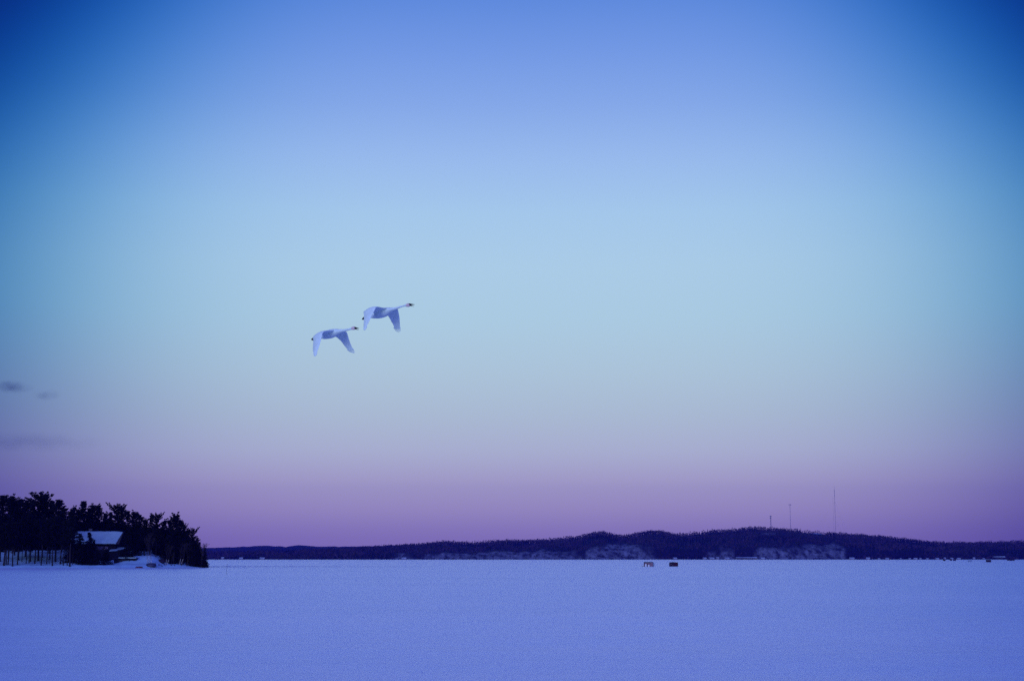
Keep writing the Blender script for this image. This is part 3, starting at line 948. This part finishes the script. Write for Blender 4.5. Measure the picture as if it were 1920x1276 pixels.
# birches, bare trees and twiggy shrubs
bares = [bare_proto(41, 11, M_BIRCH, 'birch_tree', stems=3, spread=.28), bare_proto(42, 9, M_BIRCH, 'birch_tree', lean=.28, stems=2, spread=.3),
         bare_proto(43, 9.5, None, 'bare_tree', spread=.6), bare_proto(44, 11, None, 'bare_tree', spread=.5)]
for k, px, py, Y, H, lab, cat in [(0, 280, 1054, 584, 11, 'three slim pale birch stems rising over the covered boat', 'birch tree'),
                                  (1, 337, 1059, 592, 9, 'pale birch leaning right near the end of the point', 'birch tree'),
                                  (1, 311, 1056, 590, 8, 'slight pale birch between the three stems and the leaning one', 'birch tree'),
                                  (2, 378, 1057, 592, 10.5, 'bare spreading tree with fine twigs against the sky at the point end', 'bare tree'),
                                  (3, 372, 1055, 600, 11, 'bare tree half merged with the last pines of the point', 'bare tree'),
                                  (3, 302, 1050, 604, 12, 'bare grey tree before the pines right of the snow mound', 'bare tree'),
                                  (2, 322, 1050, 600, 10, 'bare bushy tree between the birches', 'bare tree'),
                                  (2, 352, 1052, 598, 10, 'bare bushy tree right of the leaning birch', 'bare tree'),
                                  (3, 362, 1052, 596, 8, 'low bare tree before the round-headed pine', 'bare tree')]:
    p = at(px, py, Y)
    place(bares, k, p.x, Y, H, {0: 11, 1: 9, 2: 9.5, 3: 11}[k], lab, cat, rz=0 if k < 2 else None)
shr = [bare_proto(51, 2.4, None, 'twiggy_shrub', spread=.9, depth=4, stems=3), bare_proto(52, 2.4, None, 'twiggy_shrub', spread=1.1, depth=4, stems=3)]
for i, (px, py, H) in enumerate([(298, 1060, .9), (303, 1061, .8), (309, 1060, 1.0), (321, 1060, .9), (327, 1061, .7), (340, 1060, 1.3), (350, 1061, 1.5), (355, 1060, 1.2),
                                 (366, 1057, 2.4), (372, 1057, 2.6), (380, 1058, 2.8), (388, 1058, 1.6), (291, 1058, .8), (360, 1058, 1.8), (345, 1054, 2.2), (330, 1052, 2.0), (377, 1056, 3.4), (386, 1057, 3.0)]):
    g = ground_hit(px, py)
    place(shr, i % 2, g.x, g.y, H, 2.4, 'one of the low twiggy shrubs poking through the snow at the point end', 'shrub', 'twiggy shrubs on the snowy point')


# ---------------------------------------------------------------- the house
def house():
    Y = 604.0; k = Y / F_PX
    def X(px): return (px - 960) * k
    def Z(py): return CAM_H + (HORIZON - py) * k
    x0, x1 = X(140), X(238); zr, ze = Z(997.5), Z(1018.5)
    cx = (x0 + x1) / 2
    t = empty('lake_house', (cx, Y, bank_h(cx, Y))); tag(t, 'dark wooden house with a large snow-covered roof among the pines on the point', 'house')
    g = t.location.z
    hw = (x1 - x0) / 2; er, ee = zr - g, ze - g
    D = 11.0; ly = -D / 2
    w = MB(); w.box(-hw + 1.2, hw - 1.8, ly + 1, D / 2 - 1, -2.2, ee)
    w.prism([(ly + 1, ee), (D / 2 - 1, ee), (0, er - .9)], 'x', -hw + 1.2, hw - 1.8)
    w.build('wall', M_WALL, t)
    rf = MB()
    rf.prism([(ly - .4, ee - .4), (0, er - .25), (0, er), (ly - .4, ee - .1)], 'x', -hw, hw, 0)
    rf.prism([(D / 2 + .4, ee - .4), (D / 2 + .4, ee - .1), (0, er), (0, er - .25)], 'x', -hw, hw, 0)
    ro = rf.build('roof', M_TRIM, t)
    sn = MB(); nx, ny = 40, 12
    vs = []
    for j in range(ny + 1):
        for i in range(nx + 1):
            u, v = i / nx, j / ny
            # the right edge slants in towards the eave
            xr = hw - .2 - 1.2 * (1 - v)
            x = -hw + .2 + (xr + hw - .2) * u
            y = (ly - .45) * (1 - v); z = (ee - .1) + (er - ee + .1) * v
            edge = min(u, 1 - u, v + .05) * 12
            vs.append((x, y, z + .32 * min(1, max(.15, edge)) + .10 * noise.noise(Vector((x * .5, y * .5, 0)))))
    fs = [(j * (nx + 1) + i, j * (nx + 1) + i + 1, (j + 1) * (nx + 1) + i + 1, (j + 1) * (nx + 1) + i) for j in range(ny) for i in range(nx)]
    n0 = len(vs); vs2 = [(x, y, z - .34) for x, y, z in vs]
    rim = []
    per = [(0, i) for i in range(nx + 1)] + [(j, nx) for j in range(1, ny + 1)] + [(ny, i) for i in range(nx - 1, -1, -1)] + [(j, 0) for j in range(ny - 1, 0, -1)]
    idx = [j * (nx + 1) + i for j, i in per]
    for a_, b_ in zip(idx, idx[1:] + idx[:1]): rim.append((b_, a_, a_ + n0, b_ + n0))
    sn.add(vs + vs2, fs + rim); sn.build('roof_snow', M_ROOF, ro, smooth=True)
    MB().box(-hw * .35, -hw * .35 + 1.3, 1.0, 2.2, er - 2, er + 1.3).build('chimney', M_STONE, ro)
    # windows under the eave (they mirror the sky)
    def pane(pa, pb, ya, yb, poly=None):
        xa, xb = X(pa) - cx, X(pb) - cx; za, zb = Z(yb) - g, Z(ya) - g
        f = MB().box(xa - .15, xb + .15, ly + .88, ly + .99, za - .15, zb + .15).build('window', M_TRIM, t)
        if poly == 'tri': MB().prism([(xa, zb), (xb, zb), (xb, zb - .4), (xa + (xb - xa) * .72, za)][::-1], 'y', ly + .80, ly + .87).build('pane', M_GLASS, f)
        else: MB().box(xa, xb, ly + .80, ly + .87, za, zb).build('pane', M_GLASS, f)
    pane(192, 207.5, 1024.5, 1031, 'tri'); pane(210.5, 216, 1024.8, 1029.5)
    pane(161, 165.5, 1018.8, 1020.6)
    # porch with posts and a deck
    dk = MB(); dk.box(X(172) - cx, X(222) - cx, ly - 3.6, ly + 1, Z(1047) - g, Z(1045.5) - g)
    dk.build('deck', M_WALL, t)
    for px in (174, 186, 198, 210, 221):
        MB().box(X(px) - cx - .12, X(px) - cx + .12, ly - 3.5, ly - 3.25, -3.2, Z(1045.6) - g).build('post', M_WALL, t)
    rl = MB(); za = Z(1045.5) - g
    rl.box(X(172) - cx, X(222) - cx, ly - 3.6, ly - 3.5, za + .95, za + 1.05)
    xx = X(172) - cx
    while xx < X(222) - cx: rl.box(xx, xx + .06, ly - 3.58, ly - 3.52, za, za + .95); xx += .3
    rl.build('railing', M_WALL, t)
    # lean-to with its own snowy roof at the right end
    xa, xb = X(221) - cx, X(246) - cx
    l_ = MB().box(xa + .3, xb - 1.5, ly - .5, 3, -2.2, Z(1031) - g).build('side_wing', M_WALL, t)
    zt, zb = Z(1025.8) - g, Z(1031.8) - g
    lr = MB(); lr.prism([(xa, 0), (xb, 0)], 'x', 0, 0) if False else None
    v = [(xa + .6, -1.0, zt), (xb, -1.0, zt), (xb - 2.6, ly - .9, zb + .15), (xa, ly - .9, zb)]
    v += [(a_, b_, c_ - .35) for a_, b_, c_ in v]
    lr.add(v, [(3, 2, 1, 0)[::-1], (4, 5, 6, 7)[::-1], (0, 1, 5, 4)[::-1], (1, 2, 6, 5)[::-1], (2, 3, 7, 6)[::-1], (3, 0, 4, 7)[::-1]])
    lr.build('side_roof', M_ROOF, t)


house()


def boathouse():
    Y = 586.0; k = Y / F_PX
    def X(px): return (px - 960) * k
    def Z(py): return CAM_H + (HORIZON - py) * k
    cx = X(246); g = Z(1058)
    t = empty('boathouse', (cx, Y, g)); tag(t, 'low dark flat-roofed boathouse with a thin line of snow on its roof below the house', 'boathouse')
    xa, xb = X(222) - cx, X(263) - cx
    MB().box(xa, xb, 0, 5, -1.5, Z(1047) - g).build('wall', M_WALL, t)
    MB().box(xa - .3, xb + .3, -.6, 5.3, Z(1047) - g + .003, Z(1045.9) - g).build('roof', M_TRIM, t)
    s = MB().box(X(231) - cx, xb + .2, -.5, 5.2, Z(1045.9) - g + .003, Z(1044.4) - g).build('roof_snow', M_ROOF, t)
    MB().box(xa + 2, xa + 4.6, -.08, .02, -.2, 2.0).build('boat_door', M_TRIM, t)
    MB().box(xa + 5.4, xa + 6.4, -.08, .02, -.2, 2.0).build('door', M_TRIM, t)
    # wall/deck block above it
    t2 = empty('wood_stack', (X(251), 594, bank_h(X(251), 594))); tag(t2, 'dark covered wood stack at the left foot of the snow mound', 'wood stack')
    h = Z(1039.5) - t2.location.z
    MB().box(-3.2, 2.6, -.7, .7, -.5, h).build('logs', M_WALL, t2)
    MB().prism([(-.9, h + .003), (.9, h + .003), (.9, h + .15), (0, h + .4), (-.9, h + .15)], 'x', -3.4, 2.8).build('cover', M_WALL, t2)


boathouse()


def boat(px0, px1, py0, py1, Y, name, label, cat, m, rot=0.0):
    k = Y / F_PX; w = (px1 - px0) * k; h = (py1 - py0) * k
    xc = at((px0 + px1) / 2, py1, Y).x; z = at(0, py1, Y).z
    t = empty(name, (xc, Y, min(z, bank_h(xc, Y) + .1)), rot); tag(t, label, cat)
    z = t.location.z
    n = 14; vs = []; fs = []; c = 8
    for i in range(n + 1):
        u = i / n * 2 - 1; wd = 1.1 * (1 - abs(u) ** 3) + .04; hh = h * (1 - .35 * abs(u) ** 2.5)
        for j in range(c + 1):
            a_ = math.pi * j / c
            vs.append((u * w / 2, -wd * math.cos(a_), hh * math.sin(a_) ** .6))
    for i in range(n):
        for j in range(c): fs.append((i * (c + 1) + j, (i + 1) * (c + 1) + j, (i + 1) * (c + 1) + j + 1, i * (c + 1) + j + 1))
    MB().add(vs, fs).build('hull', m, t, smooth=True)
    MB().box(-w * .48, w * .48, -.05, .05, h * .93, h * 1.0 + .04).build('keel', m, t)


boat(274, 293, 1050.6, 1056.8, 580, 'covered_boat', 'upturned boat under a dark blue cover below the birch stems', 'boat', M_TARP)
boat(254, 268, 1055.8, 1059.2, 572, 'canoe', 'reddish canoe lying on the snow beside the boathouse', 'canoe', M_RED)
boat(296, 312, 1046.8, 1053.2, 592, 'covered_boat', 'dark covered boat tucked under the pines right of the snow mound', 'boat', M_DARK)

# second roof glimpsed through the trees
Yb = 640.0; pb = at(268, 1014, Yb)
cab = empty('cabin', (pb.x, Yb, bank_h(pb.x, Yb))); tag(cab, 'hidden cabin whose snowy roof shows through the pines right of the house', 'cabin')
gz = cab.location.z
MB().box(-3, 3, -3, 3, -1, at(0, 1014, Yb).z - gz).build('wall', M_WALL, cab)
MB().prism([(-3.4, at(0, 1015, Yb).z - gz), (3.4, at(0, 1015, Yb).z - gz), (0, at(0, 1001, Yb).z - gz)], 'x', -3.2, 3.2).build('snowy_roof', M_ROOF, cab)


# ================================================================ swans
def swan_material():
    m = mat('swan_feathers', (0.78, 0.92, 0.74), 0.75, 0.2, 0.05, 6.0, bump=0.25, bscale=30.0, stretch=(1, 3, 1), dist=0.01)
    return m


M_SWAN = swan_material()
M_BILL = mat('black_bill', (0.010, 0.008, 0.012), 0.5, 0.3)
M_STAIN = mat('stained_head_feathers', (0.85, 0.62, 0.50), 0.75, 0.2, 0.05, 6.0)
PSI = R(30)


def uvy(U, V, y, U0, V0):
    """local metres from a side view of the bird measured in millimetres; y = metres to the bird's left"""
    x = (U - U0) / 866 - y * .577
    t = .5 * x - .866 * y
    return Vector((x, y, (V0 - 158 * t - V) / 987))


def swan(label, spine, near, far, U0, V0, bill, feet, px, py, dist, eye):
    root = empty('swan'); tag(root, label, 'swan')
    mb = MB(); n = 18
    rings = []
    for U, V, rw, rh in spine: rings.append((uvy(U, V, 0, U0, V0), rw, rh))
    vs = []; fs = []
    for i, (p, rw, rh) in enumerate(rings):
        a_ = rings[max(i - 1, 0)][0]; b_ = rings[min(i + 1, len(rings) - 1)][0]
        t = (b_ - a_).normalized(); up = Vector((-t.z, 0, t.x))
        for k in range(n):
            an = 2 * math.pi * k / n
            vs.append(p + Vector((0, 1, 0)) * math.cos(an) * rw + up * math.sin(an) * rh)
    for i in range(len(rings) - 1):
        for k in range(n): fs.append((i * n + k, i * n + (k + 1) % n, (i + 1) * n + (k + 1) % n, (i + 1) * n + k))
    fs += [list(range(n - 1, -1, -1))[::1], [(len(rings) - 1) * n + k for k in range(n)]]
    mb.add(vs, fs)
    # wings: closed lofts of aerofoil-like sections
    for wing in (near, far):
        secs = [(uvy(*le, U0, V0), uvy(*te, U0, V0), th) for le, te, th in wing]
        c = 10; vs = []; fs = []; m = 2 * c
        # refine between given sections with Catmull-Rom
        fine = []
        for i in range(len(secs) - 1):
            s0, s1, s2, s3 = secs[max(i - 1, 0)], secs[i], secs[i + 1], secs[min(i + 2, len(secs) - 1)]
            for q in range(4):
                f = q / 4
                def cr(a0, a1, a2, a3): return 0.5 * ((2 * a1) + (a2 - a0) * f + (2 * a0 - 5 * a1 + 4 * a2 - a3) * f * f + (3 * a1 - a0 - 3 * a2 + a3) * f ** 3)
                fine.append((cr(s0[0], s1[0], s2[0], s3[0]), cr(s0[1], s1[1], s2[1], s3[1]), s1[2] + (s2[2] - s1[2]) * f))
        fine.append(secs[-1])
        for i, (le, te, th) in enumerate(fine):
            a_ = fine[max(i - 1, 0)]; b_ = fine[min(i + 1, len(fine) - 1)]
            span = ((b_[0] + b_[1]) - (a_[0] + a_[1])).normalized(); ch = te - le
            nrm = ch.cross(span).normalized()
            if nrm.z < 0 and wing is near: nrm = -nrm
            if wing is far and nrm.z < 0: nrm = -nrm
            L_ = ch.length
            for k in range(m):
                if k <= c: f = k / c; s = 1
                else: f = (m - k) / c; s = -1
                tt = th * (1.0 * (f ** .5) * (1 - f) * 2.2 + .28)
                camb = .07 * L_ * math.sin(math.pi * f)
                ser = 1.0 + (.018 * ((i % 2) * 2 - 1) if f > .85 else 0)
                vs.append(le + ch * f * ser + nrm * (camb + s * tt * .5))
        for i in range(len(fine) - 1):
            for k in range(m): fs.append((i * m + k, i * m + (k + 1) % m, (i + 1) * m + (k + 1) % m, (i + 1) * m + k))
        fs += [list(range(m - 1, -1, -1)), [(len(fine) - 1) * m + k for k in range(m)]]
        mb.add(vs, fs)
        # separated primary feather tips
        le, te, th = secs[-1]; pe, pt, _ = secs[-2]
        for q in range(5):
            f = q / 4
            b_ = le.lerp(te, f); d = (b_ - pe.lerp(pt, f)).normalized()
            ln = (.105 - .014 * abs(q - 1.5)) if wing is far else (.05 - .008 * abs(q - 2.5))
            mb.tube([b_ - d * .06, b_ + d * ln * .6, b_ + d * ln], [.0115, .0095, .004], 6)
    o = mb.build('body', [M_SWAN], root)
    rm = o.modifiers.new('merge', 'REMESH'); rm.mode = 'VOXEL'; rm.voxel_size = .006; rm.use_smooth_shade = True
    sm_ = o.modifiers.new('soften', 'SMOOTH'); sm_.factor = .5; sm_.iterations = 2
    dg = bpy.context.evaluated_depsgraph_get(); ev = o.evaluated_get(dg)
    me = bpy.data.meshes.new_from_object(ev); o.modifiers.clear(); o.data = me
    me.materials.clear(); me.materials.append(M_SWAN)
    me.materials.append(M_STAIN)
    # the head and upper neck are stained a little warmer
    hx = uvy(eye[0] - 50, eye[1], 0, U0, V0).x
    co = np.empty(len(me.vertices) * 3); me.vertices.foreach_get('co', co); co = co.reshape(-1, 3)
    for pgn in me.polygons:
        pgn.use_smooth = True
        if co[pgn.vertices[0]][0] > hx: pgn.material_index = 1
    # bill: mask over the face, upper and lower mandibles held open
    bm_ = MB()
    (fu, fv), (tu, tv), (lu, lv), (ju, jv) = bill
    face = uvy(fu, fv, 0, U0, V0); tip = uvy(tu, tv, 0, U0, V0); lt = uvy(lu, lv, 0, U0, V0); jw = uvy(ju, jv, 0, U0, V0)
    def mand(a_, b_, r0, r1, name):
        q = MB(); d = (b_ - a_); pts = [a_, a_ + d * .25, a_ + d * .6, b_]
        rr_ = [r0, r0 * .85, (r0 + r1) * .42, r1]
        vs = []; fs = []; nn = 10; t = d.normalized(); up = Vector((-t.z, 0, t.x))
        for p, r in zip(pts, rr_):
            for k in range(nn):
                an = 2 * math.pi * k / nn
                vs.append(p + Vector((0, 1, 0)) * math.cos(an) * r + up * math.sin(an) * r * (.8 if name == 'upper_bill' else .45))
        for i in range(3):
            for k in range(nn): fs.append((i * nn + k, i * nn + (k + 1) % nn, (i + 1) * nn + (k + 1) % nn, (i + 1) * nn + k))
        fs += [list(range(nn - 1, -1, -1)), [3 * nn + k for k in range(nn)]]
        q.add(vs, fs); q.build(name, M_BILL, root, smooth=True)
    mand(face, tip, .036, .008, 'upper_bill'); mand(jw, lt, .026, .007, 'lower_bill')
    ep = uvy(eye[0], eye[1], 0, U0, V0)
    for s in (-1, 1):
        e = MB(); vs = []; fs = []
        for i in range(5):
            for k in range(8):
                th = math.pi * i / 4; ph = 2 * math.pi * k / 8
                vs.append((ep.x + .009 * math.sin(th) * math.cos(ph), s * .034 + .009 * math.sin(th) * math.sin(ph), ep.z + .009 * math.cos(th)))
        for i in range(4):
            for k in range(8): fs.append((i * 8 + k, i * 8 + (k + 1) % 8, (i + 1) * 8 + (k + 1) % 8, (i + 1) * 8 + k))
        e.add(vs, fs).build('eye', M_BILL, root, smooth=True)
    # feet folded back under the tail
    fc = uvy(feet[0], feet[1], 0, U0, V0); fa = uvy(feet[2], feet[3], 0, U0, V0)
    for s in (-1, 1):
        d = fc - fa
        q = MB(); q.tube([fa + Vector((.16, s * .05, .03)), fa + Vector((.02, s * .045, 0)), fa + Vector((0, s * .04, 0))], [.018, .014, .014], 6)
        for tw_ in (-1, 0, 1):
            q.tube([fa + Vector((0, s * .04, 0)), fa + d * .6 + Vector((0, s * .04 + tw_ * .016, .010 * tw_)), fc + Vector((0, s * .04 + tw_ * .024, .012 * tw_))], [.022, .034, .010], 6)
        q.build('foot', M_BILL, root, smooth=True)
    p = at(px, py, dist)
    root.location = p
    root.rotation_euler = (0, 0, -PSI)
    return root


K = 14.175   # photograph pixels are magnified this much in the side-view measurements
spA = [(235, 605, .012, .006), (255, 600, .055, .010), (330, 588, .075, .030), (400, 575, .075, .062), (500, 555, .10, .095), (600, 528, .125, .116), (700, 505, .135, .122),
       (800, 478, .130, .108), (880, 458, .115, .088), (950, 442, .088, .064), (1010, 428, .062, .048), (1070, 417, .042, .037), (1150, 402, .032, .031), (1230, 383, .027, .026),
       (1290, 367, .028, .028), (1325, 358, .038, .041), (1360, 354, .043, .048), (1390, 356, .037, .041), (1410, 360, .02, .022)]
nearA = [((850, 415, -.04), (498, 560, -.04), .05), ((760, 425, -.22), (428, 560, -.22), .045), ((620, 432, -.42), (328, 560, -.40), .038),
         ((566, 480, -.52), (278, 585, -.50), .032), ((548, 570, -.58), (292, 680, -.56), .028), ((532, 680, -.63), (294, 790, -.60), .024),
         ((505, 800, -.67), (298, 880, -.65), .020), ((475, 900, -.70), (311, 950, -.69), .017), ((445, 980, -.73), (336, 1020, -.72), .014),
         ((424, 1050, -.75), (361, 1070, -.75), .011)]
farA = [((870, 440, .04), (560, 560, .04), .05), ((980, 445, .24), (640, 585, .22), .042), ((1060, 448, .42), (730, 590, .40), .034),
        ((1098, 475, .52), (775, 600, .50), .028), ((1122, 560, .57), (840, 650, .55), .025), ((1145, 650, .60), (905, 710, .58), .022),
        ((1175, 740, .64), (965, 790, .62), .019), ((1210, 820, .67), (1020, 860, .65), .016), ((1245, 900, .70), (1080, 930, .68), .013),
        ((1265, 950, .72), (1130, 970, .70), .011)]
# the origin of the drawing: U = 830, V = 430  ->  photograph pixel 570 + 830/K, 590 + 430/K
swan('white swan with lowered wings, lower left and hindmost of the two in flight', spA, nearA, farA, 830, 430,
     ((1385, 345), (1508, 360), (1495, 405), (1400, 370)), (176, 655, 262, 646), 570 + 830 / K, 590 + 430 / K, 37.7, (1362, 342))
spB = [(215, 632, .012, .006), (240, 630, .055, .010), (320, 622, .075, .030), (400, 612, .078, .055), (500, 585, .105, .088), (600, 545, .128, .118), (700, 505, .138, .128),
       (800, 470, .130, .104), (880, 446, .112, .078), (950, 425, .085, .052), (1010, 408, .056, .040), (1070, 390, .036, .032), (1150, 360, .028, .026), (1230, 338, .024, .022),
       (1290, 325, .026, .024), (1335, 318, .036, .039), (1385, 312, .042, .050), (1415, 315, .037, .043), (1440, 320, .02, .024)]
nearB = [((830, 405, -.04), (454, 560, -.04), .05), ((740, 395, -.22), (364, 520, -.22), .045), ((610, 368, -.40), (249, 480, -.40), .038),
         ((545, 372, -.50), (179, 488, -.50), .032), ((510, 450, -.57), (186, 560, -.55), .028), ((468, 540, -.62), (202, 640, -.60), .024),
         ((425, 640, -.66), (204, 720, -.65), .020), ((380, 740, -.70), (206, 800, -.68), .017), ((330, 840, -.73), (211, 880, -.72), .014),
         ((288, 940, -.75), (224, 955, -.75), .011)]
farB = [((850, 430, .04), (560, 560, .04), .05), ((950, 425, .24), (630, 590, .22), .042), ((1025, 412, .42), (720, 595, .40), .034),
        ((1055, 430, .50), (765, 605, .48), .028), ((1072, 520, .56), (805, 670, .54), .025), ((1085, 610, .60), (838, 740, .58), .022),
        ((1093, 700, .64), (872, 800, .62), .019), ((1098, 790, .67), (900, 860, .65), .016), ((1098, 880, .70), (925, 920, .68), .013),
        ((1095, 955, .72), (945, 955, .70), .011)]
swan('white swan with lowered wings, upper right and leading of the two in flight', spB, nearB, farB, 800, 420,
     ((1415, 295), (1558, 300), (1545, 352), (1440, 325)), (112, 688, 200, 640), 670 + 800 / K, 550 + 420 / K, 37.9, (1392, 300))


# ================================================================ small evening clouds, far beyond the hills
def cloud(px, py, wpx, hpx, Y, dens, label, seed):
    k = Y / F_PX; c = at(px, py, Y)
    rr_ = random.Random(seed)
    me = bpy.data.meshes.new('cloud')
    import bmesh
    bm = bmesh.new(); bmesh.ops.create_icosphere(bm, subdivisions=4, radius=1)
    for v in bm.verts:
        v.co *= 1 + .25 * noise.noise(v.co * 1.7 + Vector((seed, 0, 0)))
        v.co.x *= wpx * k / 2; v.co.y *= wpx * k * .35; v.co.z *= hpx * k / 2
    bm.to_mesh(me); bm.free()
    m = bpy.data.materials.new('cloud_vapour'); m.use_nodes = True; t = m.node_tree; t.nodes.clear(); n = t.nodes.new; l = t.links.new
    out = n('ShaderNodeOutputMaterial'); pv = n('ShaderNodeVolumePrincipled')
    pv.inputs['Color'].default_value = (0.16, 0.24, 0.42, 1)
    tcn = n('ShaderNodeTexCoord')
    mp = n('ShaderNodeMapping'); mp.inputs['Scale'].default_value = (2 / (wpx * k), 2 / (wpx * k * .7), 2 / (hpx * k)); l(tcn.outputs['Object'], mp.inputs[0])
    ln = n('ShaderNodeVectorMath'); ln.operation = 'LENGTH'; l(mp.outputs[0], ln.inputs[0])
    fall = n('ShaderNodeMapRange'); fall.inputs[1].default_value = 0.95; fall.inputs[2].default_value = 0.1; fall.interpolation_type = 'SMOOTHSTEP'; l(ln.outputs['Value'], fall.inputs[0])
    mp2 = n('ShaderNodeMapping'); mp2.inputs['Scale'].default_value = (1.0 / (hpx * k), 1.0 / (hpx * k), 1.6 / (hpx * k)); mp2.inputs['Location'].default_value = (seed * 3.1, 0, 0); l(tcn.outputs['Object'], mp2.inputs[0])
    ns = n('ShaderNodeTexNoise'); ns.inputs['Scale'].default_value = 1.2; ns.inputs['Detail'].default_value = 4; l(mp2.outputs[0], ns.inputs[0])
    nr = n('ShaderNodeMapRange'); nr.inputs[1].default_value = .35; nr.inputs[2].default_value = .65; l(ns.outputs['Fac'], nr.inputs[0])
    a1 = n('ShaderNodeMath'); a1.operation = 'MULTIPLY'; l(fall.outputs[0], a1.inputs[0]); l(nr.outputs[0], a1.inputs[1])
    a2 = n('ShaderNodeMath'); a2.operation = 'MULTIPLY'; l(a1.outputs[0], a2.inputs[0]); a2.inputs[1].default_value = dens / (wpx * k * .5)
    l(a2.outputs[0], pv.inputs['Density']); l(pv.outputs[0], out.inputs['Volume'])
    me.materials.append(m)
    o = bpy.data.objects.new('cloud', me); COL.objects.link(o); o.location = c
    tag(o, label, 'cloud', 'faint evening clouds at the left')


cloud(24, 725, 92, 34, 14000, 1.25, 'small dark blue cloud puff at the left edge, topmost of the clouds', 1)
cloud(86, 739, 66, 32, 14000, .6, 'fainter small cloud puff just right of the topmost cloud', 2)
cloud(30, 828, 430, 46, 16000, .55, 'long faint violet cloud streak low at the left edge', 3)

# ================================================================ evening air
hz_o = MB().box(-6500, 7500, -40, 10500, -1.5, 520).build('haze', None or M_DARK)
hm = bpy.data.materials.new('haze_air'); hm.use_nodes = True; ht = hm.node_tree; ht.nodes.clear()
ho = ht.nodes.new('ShaderNodeOutputMaterial'); hv = ht.nodes.new('ShaderNodeVolumePrincipled')
hv.inputs['Color'].default_value = (0.05, 0.06, 1.0, 1); hv.inputs['Density'].default_value = 0.000045
ht.links.new(hv.outputs[0], ho.inputs['Volume'])
hz_o.data.materials.clear(); hz_o.data.materials.append(hm)
tag(hz_o, kind='stuff')
